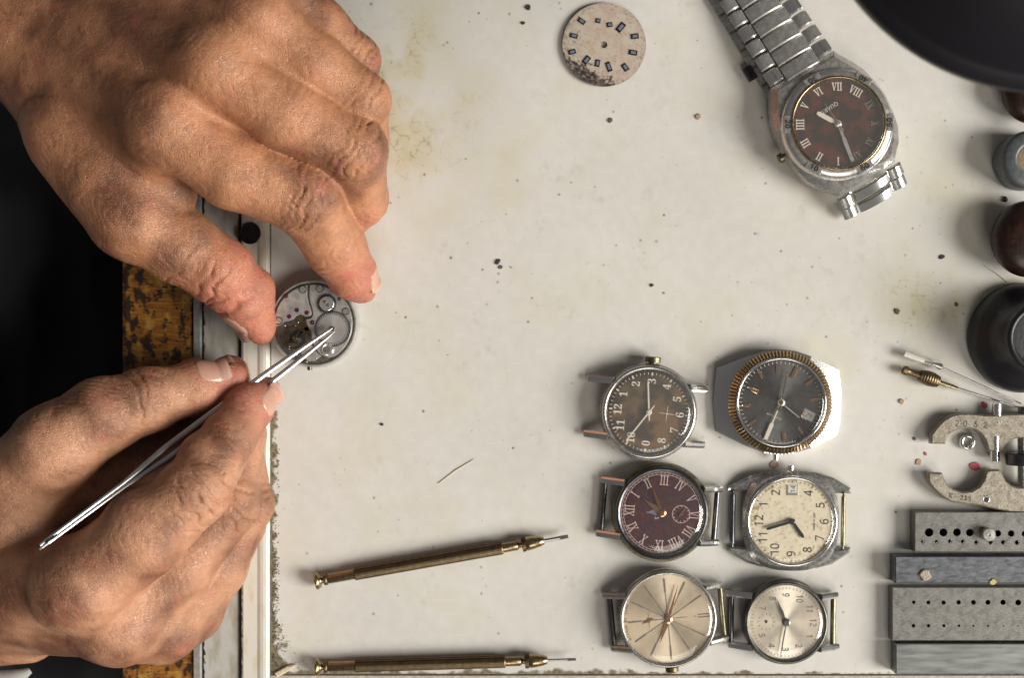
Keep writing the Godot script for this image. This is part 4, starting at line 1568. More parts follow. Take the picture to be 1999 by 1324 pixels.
func build_bracelet_watch() -> void:
	var a12 := 149.0
	var p := at(1636, 241, 70)
	p.y = 0
	var w := thing("wristwatch", "steel bracelet wristwatch with dark red dial, lying under the black lampshade", "watch", p, -deg(a12))
	var k := 0.975
	# case body, waisted towards the bracelet ends
	var s := shape()
	var body := PackedVector2Array()
	var half := [[-62, -122], [-74, -108], [-90, -92], [-104, -66], [-111, -34], [-112, 0], [-111, 34], [-104, 66], [-92, 92], [-80, 112], [-72, 128]]
	for q in half: body.append(Vector2(q[0], q[1]) * k)
	for q in range(half.size() - 1, -1, -1): body.append(Vector2(-half[q][0], half[q][1]) * k)
	s.prism(body, 14, 58, 12.0, true)
	part("case", s, M.band, w)
	s = shape()
	s.lathe([Vector2(108, 54), Vector2(106, 63), Vector2(100, 70), Vector2(92, 72), Vector2(90, 72)], 120, Vector3.ZERO, true)
	part("bezel", s, M.band, w)
	s = shape()
	s.lathe([Vector2(90.5, 71), Vector2(89.5, 74.5), Vector2(87, 75), Vector2(85.5, 73), Vector2(85, 62)], 120, Vector3.ZERO, true)
	part("crystal_ring", s, M.bright_brass, w)
	var d := part("dial", disc(85, 62.5, func(x, z, r, a):
		var n := blot(x, z, 1.6, 140.0)
		var wv := 0.85 + 0.15 * sin((x * 0.5 + z) * 3.0)
		return (Color(0.024, 0.012, 0.011).lerp(Color(0.085, 0.020, 0.013), clampf(0.45 + n * 2.6, 0, 1))) * wv), painted("dark red dial", 0.35), w, true)
	var roman := ["XII", "I", "II", "III", "IIII", "V", "VI", "VII", "VIII", "IX", "X", "XI"]
	for q in 12:
		var m: Material = M.white_print if q in [1, 2, 3, 4, 5, 6, 7, 8] else M.grey_print
		lettering(roman[q], 15.5, m, d, ray(TAU * q / 12, 71, 63.0), -TAU * q / 12, "Droid Serif", "numeral", 0.62, 1.0, 700)
	part("minute_track", ticks(60, 81.5, 84, 0.8, 63.0), M.grey_print, d)
	lettering("QUARTZ", 7.5, M.white_print, d, Vector3(0, 63.0, 34), 0, "Droid Sans", "dial_lettering", 1.1)
	for q in 6:
		var a := TAU * (q + 1) / 6.0
		s = shape()
		s.prism(PackedVector2Array([Vector2(-17, -104), Vector2(17, -104), Vector2(16, -91.5), Vector2(-16, -91.5)]), 62, 72.9, 1.0)
		# a raised plate that carries the number
		var pl := part("bezel_plate", s, M.band, w)
		pl.rotation.y = -a
		var o := lettering(str((q + 1) * 10), 9.5, M.black_print, pl, Vector3(0, 0, 0), PI, "Droid Sans", "bezel_numeral", 1.25, 0.8, 700)
		o.position = Vector3(0, 73.2, -96.5) * U
	clock_hand("hour_hand", w, M.lume, deg(298 - a12), [[2.2, -8], [2.6, 8], [4.6, 14], [4.2, 40], [2.6, 45]], 65.0, 1.2, 6.5)
	clock_hand("minute_hand", w, M.nickel, deg(159 - a12), [[2.2, -8], [2.6, 28], [4.0, 34], [3.2, 74], [1.6, 78]], 67.0, 1.2, 5.5)
	clock_hand("second_hand", w, M.nickel_bright, deg(325.8 - a12), [[2.0, -16], [1.6, -12], [0.7, 0], [0.5, 46]], 69.0, 0.8, 4.0)
	dome(w, 86.5, 73, 3, M.hazy)
	crown(w, deg(90), 112, 34, 9, 8, M.olive)
	# bracelet: rows of one wide middle link between two side links; side +z runs to the top edge of the picture
	var path := []      # [z, y] of the links' middles, the strap sinking to the bench
	for q in 9: path.append(Vector2(118 + q * 33, 52.0 - 4.6 * q))
	for q in path.size():
		var z: float = path[q].x
		var y: float = path[q].y
		var sc := 1.0 - q * 0.015
		link(w, "centre_link", -36 * sc, 36 * sc, z, z + 31, y, 14.0, -0.13, M.band)
		for sd in [-1.0, 1.0]:
			var x0: float = sd * 38.5 * sc
			var x1: float = sd * 69 * sc
			link(w, "side_link", minf(x0, x1), maxf(x0, x1), z + 8, z + 38, y - 3.0, 13.0, -0.13, M.chrome if q % 3 == 0 else M.band)
	# the short drooping end at the other side
	for q in 2:
		var z := -126.0 - q * 25
		var y := 44.0 - q * 20
		link(w, "centre_link", -37, 37, z - 24, z, y, 10.0, 0.55, M.chrome)
	for sd in [-1.0, 1.0]:
		for q in 2:
			var x0: float = sd * 39.5
			var x1: float = sd * 70
			link(w, "side_link", minf(x0, x1), maxf(x0, x1), -150 - q * 22, -122 - q * 22, 40.0 - q * 19, 9.0, 0.5, M.chrome)
	# the strap's lower run comes back beneath, with the black clasp
	for q in 8:
		var z := 60.0 + q * 40.0
		link(w, "under_link", 16, 76, z, z + 38, 12, 9.0, 0.0, M.steel)
	s = shape()
	s.box(Vector3(72, 5, 158), Vector3(90, 22, 186), 4.0)
	part("clasp", s, M.black_gloss, w)


func link(w: Node3D, called: String, x0: float, x1: float, z0: float, z1: float, y: float, h: float, tilt: float, m: Material) -> void:
	# a link crowned across its width
	var s := shape()
	var n := 8
	var zz := (z1 - z0) / 2.0 - 0.8
	var hw := (x1 - x0) / 2.0
	var bev := 2.6
	var rows := []
	for k in n + 1:
		var f := float(k) / n * 2.0 - 1.0
		var yy := h * (0.5 - 0.42 * f * f) - (1.8 if absf(f) > 0.99 else 0.0)
		var nn := Vector3(f * 0.84 * h / hw, 1.0, 0).normalized()
		rows.append([Vector3(f * hw, -h * 0.5, -zz), Vector3(f * hw, yy - bev, -zz), Vector3(f * hw, yy, -zz + bev), Vector3(f * hw, yy, zz - bev), Vector3(f * hw, yy - bev, zz), Vector3(f * hw, -h * 0.5, zz), nn])
	for k in n:
		for e in 5:
			var na: Vector3 = rows[k][6]
			var nb: Vector3 = rows[k + 1][6]
			if e == 0: na = Vector3(0, 0, -1); nb = na
			if e == 4: na = Vector3(0, 0, 1); nb = na
			if e == 1: na = (na + Vector3(0, 0, -1)).normalized(); nb = (nb + Vector3(0, 0, -1)).normalized()
			if e == 3: na = (na + Vector3(0, 0, 1)).normalized(); nb = (nb + Vector3(0, 0, 1)).normalized()
			var a := s.vert(rows[k][e], na)
			var b := s.vert(rows[k][e + 1], na)
			var c := s.vert(rows[k + 1][e + 1], nb)
			var d := s.vert(rows[k + 1][e], nb)
			s.quad(a, b, c, d)
	for k in [0, n]:
		s.flat([rows[k][0], rows[k][1], rows[k][2], rows[k][3], rows[k][4], rows[k][5]], Vector3(-1 if k == 0 else 1, 0, 0))
	s.flat([rows[0][0], rows[n][0], rows[n][5], rows[0][5]], Vector3(0, -1, 0))
	var o := part(called, s, m, w)
	o.position = Vector3((x0 + x1) / 2, y, (z0 + z1) / 2) * U
	o.rotation.x = -tilt


# ---- the open movement -----------------------------------------------------------
func gear(teeth: int, r: float, depth: float) -> PackedVector2Array:
	var p := PackedVector2Array()
	for k in teeth:
		for q in [[0.0, 0.0], [0.28, 0.0], [0.45, 1.0], [0.72, 1.0]]:
			var a: float = TAU * (k + q[0]) / teeth
			p.append(Vector2(sin(a), -cos(a)) * (r - depth * (1.0 - q[1])))
	return p


func mv(x: float, y: float) -> Vector2:
	return Vector2(x - 677.0, y - 675.0) / 6.017 * 0.98


func screw(parent: Node3D, at2: Vector2, r: float, y: float, slot: float, m: Material) -> void:
	# a flat head whose slot is a real gap between two half discs
	var s := shape()
	for h in 2:
		var p := PackedVector2Array()
		for k in 13:
			var a := -PI / 2 + PI * k / 12 + PI * h
			var q := Vector2(cos(a), sin(a)) * r
			q.x = maxf(q.x, r * 0.14) if h == 0 else minf(q.x, -r * 0.14)
			p.append(q)
		s.prism(p, y, y + 2.4, 0.5)
	s.lathe([Vector2(r * 0.95, y), Vector2(r * 0.95, y + 0.8), Vector2(0, y + 0.8)], 20)
	s.turned(Basis(Vector3.UP, slot), Vector3(at2.x, 0, at2.y))
	part("screw", s, m, parent)


func screw_on_shade_disc(parent: Node3D, at2: Vector2, r: float, y: float, slot: float) -> void:
	var s := shape()
	s.lathe([Vector2(r + 1.6, y + 0.25), Vector2(0, y + 0.3)], 24, Vector3(at2.x, 0, at2.y))
	part("sink_shade_disc", s, M.dark_steel, parent)  # flat disc under the head, a sink's shade painted in dark steel
	screw(parent, at2, r, y + 0.4, slot, M.nickel_bright)


func jewel(parent: Node3D, at2: Vector2, r: float, y: float) -> void:
	var s := shape()
	s.lathe([Vector2(r, y), Vector2(r * 0.95, y + 0.6), Vector2(r * 0.3, y + 0.1), Vector2(0, y - 0.6)], 20, Vector3(at2.x, 0, at2.y), true)
	part("jewel", s, M.ruby, parent)


func build_movement() -> void:
	var c := at(612, 632, 44)
	c.y = 0
	var w := thing("watch_movement", "round open watch movement with wheels and jewels held between the fingers", "watch movement", c)
	var s := shape()
	s.lathe([Vector2(70, 0.5), Vector2(86, 0.5), Vector2(87, 3), Vector2(87, 20), Vector2(85, 24), Vector2(80, 24), Vector2(80, 6), Vector2(70, 6)], 96)
	part("holder_ring", s, M.hazy, w)
	s = shape()
	s.lathe([Vector2(0, 24), Vector2(79, 24), Vector2(83.5, 26), Vector2(83.5, 38), Vector2(82, 41.5), Vector2(79.5, 41.5), Vector2(78.5, 38.2)], 120)
	part("main_plate", s, M.nickel, w)
	s = shape()
	s.lathe([Vector2(79, 38.2), Vector2(0, 38.2)], 96)
	part("plate_floor", s, metal("dull plate", lin(0.30, 0.28, 0.24), 0.4, 0.0), w)  # darker copy of the plate metal; shade between the bridges put into the colour
	# bridges with their curved edges
	var tb := PackedVector2Array()
	for k in 16: tb.append(Vector2(sin(deg(-9 - 87.0 * k / 15)), -cos(deg(-9 - 87.0 * k / 15))) * 75.0)
	for q in [[222, 715], [270, 700], [330, 655], [400, 642], [440, 625], [470, 590], [520, 565], [590, 592], [640, 585], [657, 560], [650, 510], [625, 440], [605, 340]]: tb.append(mv(q[0], q[1]))
	s = shape()
	s.prism(tb, 38.5, 45.0, 1.0)
	part("train_bridge", s, M.nickel, w)
	var bb := PackedVector2Array()
	for k in 28: bb.append(Vector2(sin(deg(-5 + 150.0 * k / 27)), -cos(deg(-5 + 150.0 * k / 27))) * 75.0)
	for q in [[860, 1080], [760, 1040], [690, 950], [660, 860], [650, 780], [600, 690], [590, 625], [650, 610], [674, 570], [668, 510], [645, 440], [628, 340]]: bb.append(mv(q[0], q[1]))
	s = shape()
	s.prism(bb, 38.5, 45.4, 1.2)
	part("barrel_bridge", s, M.nickel, w)
	s = shape()
	s.prism(PackedVector2Array([mv(560, 1080), mv(520, 1010), mv(560, 930), mv(640, 900), mv(700, 990), mv(770, 1060), mv(690, 1115), mv(620, 1120)]), 38.5, 43.5, 1.0)
	part("balance_bridge", s, M.nickel, w)
	# wheels
	var p := mv(905, 735)
	s = shape()
	s.lathe([Vector2(34.5, 45.45), Vector2(0, 45.5)], 48, Vector3(p.x, 0, p.y))
	part("ratchet_shade_disc", s, M.dark_steel, w)  # flat dark disc round the wheel; the gap's shade is in its colour
	s = shape()
	s.prism(gear(48, 33.0, 4.0), 45.6, 48.2, 0.4)
	s.turned(Basis(), Vector3(p.x, 0, p.y))
	part("ratchet_wheel", s, M.nickel_bright, w)
	var face := disc(26.5, 48.3, func(x, z, r, a): return Color(0.46, 0.44, 0.41), 8, 64)
	face.turned(Basis(), Vector3(p.x, 0, p.y))
	var satin := brushed("ratchet face", 0.32)
	satin.metallic = 0.55
	part("ratchet_face", face, satin, w, true, true)
	screw(w, p, 5.0, 48.3, 0.5, M.steel)
	p = mv(840, 440)
	s = shape()
	s.prism(gear(30, 19, 3.6), 45.6, 49.0, 0.5)
	s.turned(Basis(), Vector3(p.x, 0, p.y))
	part("crown_wheel", s, M.dark_steel, w)
	s = shape()
	s.lathe([Vector2(14.2, 48.5), Vector2(13.8, 50.2), Vector2(13, 50.6), Vector2(0, 50.6)], 40, Vector3(p.x, 0, p.y))
	part("crown_wheel_cap", s, M.nickel_bright, w)
	screw(w, p + Vector2(-3, -3), 2.6, 50.6, 0.3, M.steel)
	screw(w, p + Vector2(3, 3), 2.6, 50.6, 1.3, M.steel)
	p = mv(845, 985)
	s = shape()
	s.lathe([Vector2(12, 43.5), Vector2(12, 47), Vector2(10.5, 48), Vector2(8.5, 47.2), Vector2(0, 47.2)], 40, Vector3(p.x, 0, p.y))
	part("click_washer", s, M.nickel_bright, w)
	screw(w, p, 6.5, 47.2, 0.2, M.steel)
	# brass going train and the balance
	for q in [[600, 690, 12.5, 40], [520, 600, 9.0, 30], [610, 760, 9.5, 32]]:
		p = mv(q[0], q[1])
		s = shape()
		s.prism(gear(int(q[3]), float(q[2]), 1.2), 40.0, 41.4, 0.2)
		s.turned(Basis(), Vector3(p.x, 0, p.y))
		part("train_wheel", s, M.brass, w)
	p = mv(455, 845)
	s = shape()
	s.lathe([Vector2(22.5, 40.5), Vector2(22.5, 43.0), Vector2(19.6, 43.0), Vector2(19.6, 40.5), Vector2(22.5, 40.5)], 64)
	for q in 16:
		var a := TAU * q / 16
		s.tube([ray(a, 22, 41.8), ray(a, 24.4, 41.8)], [1.0, 1.0], 8)
	for q in 2: s.box(Vector3(-20, 40.8, -1.3), Vector3(20, 42.4, 1.3))
	s.turned(Basis(Vector3.UP, 0.7), Vector3(p.x, 0, p.y))
	part("balance_wheel", s, M.brass, w)
	s = shape()
	var sp := []
	var sr := []
	for q in 160:
		var a := TAU * q / 26.0
		sp.append(ray(a, 5.0 + q * 0.055, 43.4) + Vector3(p.x, 0, p.y))
		sr.append(0.32)
	s.tube(sp, sr, 5)
	part("hairspring", s, M.dark_steel, w)
	s = shape()
	s.lathe([Vector2(5.2, 42), Vector2(5.2, 46), Vector2(4.2, 47.2), Vector2(1.5, 47.2), Vector2(0, 46.2)], 28, Vector3(p.x, 0, p.y))
	part("balance_hub", s, M.bright_brass, w)
	s = shape()
	s.tube([Vector3(p.x, 45, p.y), Vector3(p.x + 9, 45.5, p.y - 12), Vector3(p.x + 13, 45.5, p.y - 15)], [2.6, 1.3, 1.8], 10)
	part("regulator", s, M.dark_steel, w)
	for q in [[555, 270, 6.0, 0.9], [755, 262, 6.2, 0.7], [1060, 530, 5.6, 0.2], [270, 640, 6.0, 0.9]]: screw_on_shade_disc(w, mv(q[0], q[1]), q[2], 45.2, q[3])
	for q in [[487, 517, 4.2], [603, 548, 4.2], [397, 592, 4.2], [668, 660, 4.6], [985, 387, 3.2], [360, 350, 4.2]]: jewel(w, mv(q[0], q[1]), q[2], 45.6)
	for q in [[395, 945], [500, 660], [480, 1045], [712, 1085], [600, 1125], [345, 700]]:
		s = shape()
		s.lathe([Vector2(1.6, 42), Vector2(1.6, 44.5), Vector2(0.8, 45.4), Vector2(0, 45.5)], 12, Vector3(mv(q[0], q[1]).x, 0, mv(q[0], q[1]).y), true)
		part("pin", s, M.nickel_bright, w)
	s = shape()
	s.tube([Vector3(-9, 30, 81), Vector3(-9, 30, 89), Vector3(-9, 30, 90)], [5.0, 5.0, 2.5], 14)
	part("stem", s, M.dark_steel, w)


func build_tweezers() -> void:
	M.tweezer_steel = metal("satin steel", lin(0.52, 0.515, 0.51), 0.34, 0.0, false)
	M.tweezer_steel.metallic = 0.92
	var rear := at(80, 1068, 352)
	var tip := at(651, 644, 60)
	var base := Vector3(tip.x, 0, tip.z)
	var w := thing("tweezers", "long steel tweezers held in the lower hand, tips on the movement", "tweezers", base)
	var d := (tip - rear)
	var side := d.cross(Vector3.UP).normalized()      # towards the lower right arm
	for sg in [-1.0, 1.0]:
		var s := shape()
		var pts := []
		var wid := []
		var thk := []
		for q in [[0.0, 2.0, 5.0, 15.0], [0.02, 2.6, 5.5, 19.0], [0.16, 3.0, 5.5, 17.0], [0.26, 3.4, 6.0, 12.0], [0.33, 6.0, 9.0, 15.0], [0.40, 9.0, 10.0, 20.0], [0.6, 10.0, 10.5, 20.0], [0.78, 9.2, 9.5, 17.0], [0.9, 7.0, 7.5, 12.0], [0.97, 5.0, 5.5, 8.0], [1.0, 3.6, 2.6, 4.0]]:
			pts.append(rear + d * q[0] + side * sg * q[1] - base)
			wid.append(q[2])
			thk.append(q[3])
		s.bar(pts, wid, thk)
		part("arm", s, M.tweezer_steel, w)
	var s2 := shape()
	s2.bar([rear - base - d.normalized() * 4.0, rear - base + d * 0.02, rear - base + d * 0.05], [9.0, 12.0, 11.0], [10.0, 20.0, 18.0])
	part("joined_end", s2, M.dark_steel, w)
	s2 = shape()
	s2.bar([rear - base + d * 0.27, rear - base + d * 0.35], [5.0, 9.0], [9.0, 11.0])
	part("spacer", s2, M.dark_gap, w)


func build_loose_dial() -> void:
	var c := at(1179, 87.5, 8)
	c.y = 0
	var w := thing("watch_dial", "loose pinkish watch dial with flaking edge and blue-grey hour markers", "watch dial", c)
	var fn := func(x, z, r, a):
		var n := blot(x, z, 2.5, 203.0)
		var n2 := blot(x, z, 6.0, 204.0)
		var n3 := blot(x, z, 14.0, 206.0)
		var col := Color(0.43, 0.335, 0.27).lerp(Color(0.46, 0.40, 0.325), clampf(0.5 + n * 1.6, 0, 1))
		var left := clampf((-x - 55.0 + n2 * 30.0) / 14.0, 0, 1)
		col = col.lerp(Color(0.20, 0.21, 0.15), left * clampf(0.2 + n3 * 2.6, 0, 0.9))
		var low := clampf((z + x * -0.55 - 60.0 + n2 * 16.0 + n * 10.0) / 5.0, 0, 1)
		col = col.lerp(Color(0.025, 0.018, 0.02), low * clampf(0.95 + n2 * 0.9, 0, 1))
		var rim := clampf((r - 73.0 + n2 * 14.0) / 6.0, 0, 1) * clampf(n3 * 2.0 + 0.1, 0, 1)
		col = col.lerp(Color(0.14, 0.09, 0.06), rim * 0.8)
		if n3 > 0.42: col = col.lerp(Color(0.12, 0.08, 0.06), 0.5)
		return col
	var s := disc(81, 8.0, fn, 40, 128, 6.5)
	part("face", s, painted("flaking dial", 0.5), w, true)
	s = shape()
	s.lathe([Vector2(6.5, 8.0), Vector2(6.5, 5.0), Vector2(80, 5.0), Vector2(81.3, 5.6), Vector2(81.3, 7.6), Vector2(81, 8.0)], 128)
	part("disc_edge", s, M.dark_brass, w)
	for q in [[-30, -44], [40, 30]]:
		s = shape()
		s.tube([Vector3(q[0], 0.5, q[1]), Vector3(q[0], 5.1, q[1])], [2.2, 2.2], 10)
		part("dial_foot", s, M.brass, w)
	# applied markers: places measured on the dial, with their own tilt
	for q in [[525, 290, 35, 15, 9], [748, 285, 10, 9, 9], [905, 340, -10, 11, 9], [1055, 375, -50, 20, 11], [1245, 497, -6, 15, 10], [1222, 718, 10, 16, 10], [1115, 917, 55, 15, 10], [893, 910, 70, 19, 9], [740, 862, -80, 14, 9], [590, 818, -52, 17, 10], [397, 708, -12, 14, 9], [420, 490, 14, 15, 9]]:
		s = shape()
		var l: float = q[3] / 2.0
		var hh: float = q[4] / 2.0
		s.prism(PackedVector2Array([Vector2(-l, -hh), Vector2(l, -hh), Vector2(l, hh), Vector2(-l, hh)]), 8.1, 10.0, 0.6)
		var o := part("hour_marker", s, M.black_gloss, w)
		o.position = Vector3((q[0] - 828.0) / 6.967, 0, (q[1] - 610.0) / 6.967) * U
		o.rotation.y = -deg(q[2])
		s = shape()
		s.prism(PackedVector2Array([Vector2(-l * 0.62, -hh * 0.55), Vector2(l * 0.62, -hh * 0.55), Vector2(l * 0.62, hh * 0.55), Vector2(-l * 0.62, hh * 0.55)]), 10.0, 10.8, 0.2)
		part("marker_inlay", s, plain("blue-grey lume", lin(0.13, 0.16, 0.20), 0.5), o)


func build_screwdriver(x0: float, y0: float, x1: float, y1: float, slim: bool, label: String) -> void:
	var a := at(x0, y0, 16)
	var b := at(x1, y1, 16)
	var ln := a.distance_to(b)
	var w := thing("screwdriver", label, "screwdriver", Vector3(a.x, 0, a.z), atan2(-(b.z - a.z), b.x - a.x), "brass jeweller's screwdrivers")
	# profiles are turned round the tool's own axis, which lies along x, 17 u over the bench
	var lay := Transform3D(Basis(Vector3.BACK, -PI / 2), Vector3(0, 17.5, 0) * U)
	var rows := [
		["swivel_cap", M.bright_brass, [Vector2(0, 4), Vector2(9, 2), Vector2(17, 0), Vector2(17.6, 3), Vector2(14, 8), Vector2(7.5, 12), Vector2(7, 15)], 48, 0],
		["cap_collar", M.dark_brass, [Vector2(7, 15), Vector2(11.5, 16), Vector2(12, 18), Vector2(12, 22), Vector2(11, 23), Vector2(9, 23.5)], 48, 0],
		["neck", M.brass, [Vector2(9, 23.5), Vector2(10.2, 26), Vector2(10, 74), Vector2(10.5, 76)], 48, 0],
		["grip", M.dark_brass, [Vector2(10, 76), Vector2(11.4, 78), Vector2(11.4, 366), Vector2(10, 368)], 112, 14],
		["front_neck", M.brass, [Vector2(9.6, 368), Vector2(9.6, 396), Vector2(8, 398), Vector2(6, 399), Vector2(6, 405)], 48, 0],
		["chuck_ring", M.dark_brass, [Vector2(6, 405), Vector2(13.6, 406), Vector2(13.8, 412), Vector2(12, 413.5)], 96, 24],
		["chuck", M.bright_brass, [Vector2(12, 413.5), Vector2(14, 415), Vector2(13.4, 424), Vector2(10.5, 440), Vector2(7.5, 448), Vector2(6.0, 449.5), Vector2(0, 449.5)], 96, 0],
	]
	for r in rows:
		var s := shape()
		var wave: int = r[4]
		var pr: Array = r[2]
		s.lathe(pr, r[3], Vector3.ZERO, wave == 0, wave, 1.1 if wave else 0.0)
		var o := part(r[0], s, r[1], w)
		o.transform = lay
	var s3 := shape()
	var rr := 2.6 if slim else 3.6
	s3.tube([Vector3(449, 17.5, 0), Vector3(ln - 16, 17.5, 0)], [rr, rr], 14)
	s3.bar([Vector3(ln - 17, 17.5, 0), Vector3(ln - 9, 17.5, 0), Vector3(ln, 17.5, 0)], [rr * 2.0, rr * 2.0, rr * 1.9], [rr * 1.9, rr * 1.1, 1.0])
	part("blade", s3, M.blade_steel, w)


# ---- things along the right edge ---------------------------------------------------
func build_right_side() -> void:
	# black lampshade hanging into the corner, nearer the camera
	var lc := at(2047.6, -302.3, 820)
	var k := (EYE - 820) / EYE
	var R := 485.3 * k
	var lamp := thing("lampshade", "black lampshade reaching into the top corner, out of focus", "lamp", Vector3(lc.x, 0, lc.z))
	var s := shape()
	s.lathe([Vector2(R - 4, 812), Vector2(R, 816), Vector2(R, 826), Vector2(R - 3, 834), Vector2(R - 16, 842), Vector2(R - 22, 850), Vector2(R - 40, 880), Vector2(R * 0.66, 960), Vector2(R * 0.36, 1040), Vector2(R * 0.2, 1130), Vector2(0, 1140)], 128, Vector3.ZERO, true)
	part("shade", s, plain("black shade lacquer", lin(0.008, 0.007, 0.010), 0.38, 0.0), lamp)
	s = shape()
	s.lathe([Vector2(R - 5, 812), Vector2(R - 20, 838), Vector2(R - 44, 874), Vector2(R * 0.64, 950), Vector2(R * 0.34, 1030), Vector2(0, 1050)], 96, Vector3.ZERO, true)
	part("shade_lining", s, plain("shade lining", lin(0.35, 0.34, 0.32), 0.6), lamp)
	s = shape()
	s.tube([Vector3(0, 1130, 0), Vector3(0, 1300, -60), Vector3(500, 1200, -700), Vector3(700, 0, -900)], [26, 26, 26, 26], 16)
	part("lamp_arm", s, M.black_gloss, lamp)

	# brown knob half under the shade
	knob("wooden_knob", "brown wooden knob peeping out below the black lampshade", "knob", 2012, 184, 58, 60, M_wood(0))
	knob("wooden_knob", "round brown wooden knob between the grey bottle and black loupe", "knob", 2006, 467, 74, 80, M_wood(1))
	# blue-grey jar with a bronze-coloured content
	var c := at(2012, 311, 60)
	c.y = 0
	var w := thing("jar", "open blue-grey metal cup between two brown knobs", "cup", c)
	s = shape()
	s.lathe([Vector2(0, 1), Vector2(50, 1), Vector2(55, 6), Vector2(56, 50), Vector2(54, 58), Vector2(48, 62), Vector2(34, 66), Vector2(29, 66), Vector2(27, 62), Vector2(27, 30), Vector2(0, 30)], 80, Vector3.ZERO, true)
	part("body", s, plain("blue-grey enamel", lin(0.115, 0.128, 0.135), 0.42, 0.015, 60, true), w)
	s = shape()
	s.lathe([Vector2(26.5, 58), Vector2(24, 59.5), Vector2(0, 60)], 48, Vector3.ZERO, true)
	part("contents", s, metal("bronze powder", lin(0.42, 0.33, 0.22), 0.6, 0.08, true, 220.0), w)
	# black loupe standing on its wide end
	c = at(1992, 660, 0)
	w = thing("loupe", "black watchmaker's loupe standing on its wide rim", "loupe", c)
	s = shape()
	s.lathe([Vector2(96, 0.5), Vector2(105, 1), Vector2(107, 6), Vector2(105, 20), Vector2(95, 36), Vector2(82, 48), Vector2(72, 62), Vector2(66, 84), Vector2(66, 104), Vector2(63, 110), Vector2(57, 111), Vector2(53, 107), Vector2(51, 98), Vector2(50, 78)], 112, Vector3.ZERO, true)
	part("body", s, plain("worn black plastic", lin(0.010, 0.0095, 0.013), 0.38, 0.01, 50), w)
	s = shape()
	s.lathe([Vector2(50, 90), Vector2(40, 92), Vector2(0, 92.5)], 64, Vector3.ZERO, true)
	part("end_disc", s, plain("scuffed black disc", lin(0.07, 0.07, 0.075), 0.4, 0.03, 70, true), w)

	# two needle oilers
	build_oiler(Vector2(1763, 690), Vector2(1836, 716), Vector2(1992, 788), true)
	build_oiler(Vector2(1762, 722), Vector2(1868, 758), Vector2(1999, 799), false)
	build_caliper()
	build_blocks()
	# small steel nut inside the caliper's jaw
	c = at(1887, 863, 8)
	c.y = 0
	w = thing("ring_nut", "small round steel nut lying inside the caliper jaw", "nut", c)
	s = shape()
	s.lathe([Vector2(8.5, 1), Vector2(14, 1), Vector2(15.6, 4), Vector2(15.6, 10), Vector2(13.5, 14), Vector2(10.5, 14.5), Vector2(8.6, 12), Vector2(8.5, 1)], 40, Vector3.ZERO, true)
	part("body", s, M.chrome, w)


func M_wood(kind: int) -> Material:
	var key := "wood%d" % kind
	if not M.has(key):
		var m := plain("dark turned wood", Color(1, 1, 1), 0.35, 0.01, 40.0)
		m.albedo_texture = picture(128, 128, func(x, y):
			var g := noise.get_noise_2d(x * 6.0, y * 1.0 + kind * 300.0)
			var n := noise.get_noise_2d(x * 2.0 + kind * 200.0, y * 2.0)
			var c := Color(0.19, 0.10, 0.065).lerp(Color(0.07, 0.035, 0.03), clampf(0.5 + g * 1.2 + n * 0.8, 0, 1))
			return c.lerp(Color(0.36, 0.20, 0.09), clampf(n * 1.6 - 0.35, 0, 0.6)))
		M[key] = m
	return M[key]


func knob(called: String, label: String, category: String, x: float, y: float, r: float, h: float, m: Material) -> void:
	var c := at(x, y, h * 0.5)
	c.y = 0
	var w := thing(called, label, category, c, 0.0, "brown wooden knobs at the edge")
	var s := shape()
	s.lathe([Vector2(0, 0.5), Vector2(r * 0.45, 0.5), Vector2(r * 0.5, 6), Vector2(r * 0.62, h * 0.18), Vector2(r * 0.9, h * 0.34), Vector2(r, h * 0.55), Vector2(r * 0.95, h * 0.75), Vector2(r * 0.78, h * 0.9), Vector2(r * 0.5, h * 0.98), Vector2(0, h)], 80, Vector3.ZERO, true)
	part("turned_body", s, m, w)
	s = shape()
	s.lathe([Vector2(r * 0.16, h * 0.9), Vector2(r * 0.16, h + 2), Vector2(r * 0.1, h + 3.5), Vector2(0, h + 3.5)], 24)
	part("brass_pin", s, M.dark_brass, w)


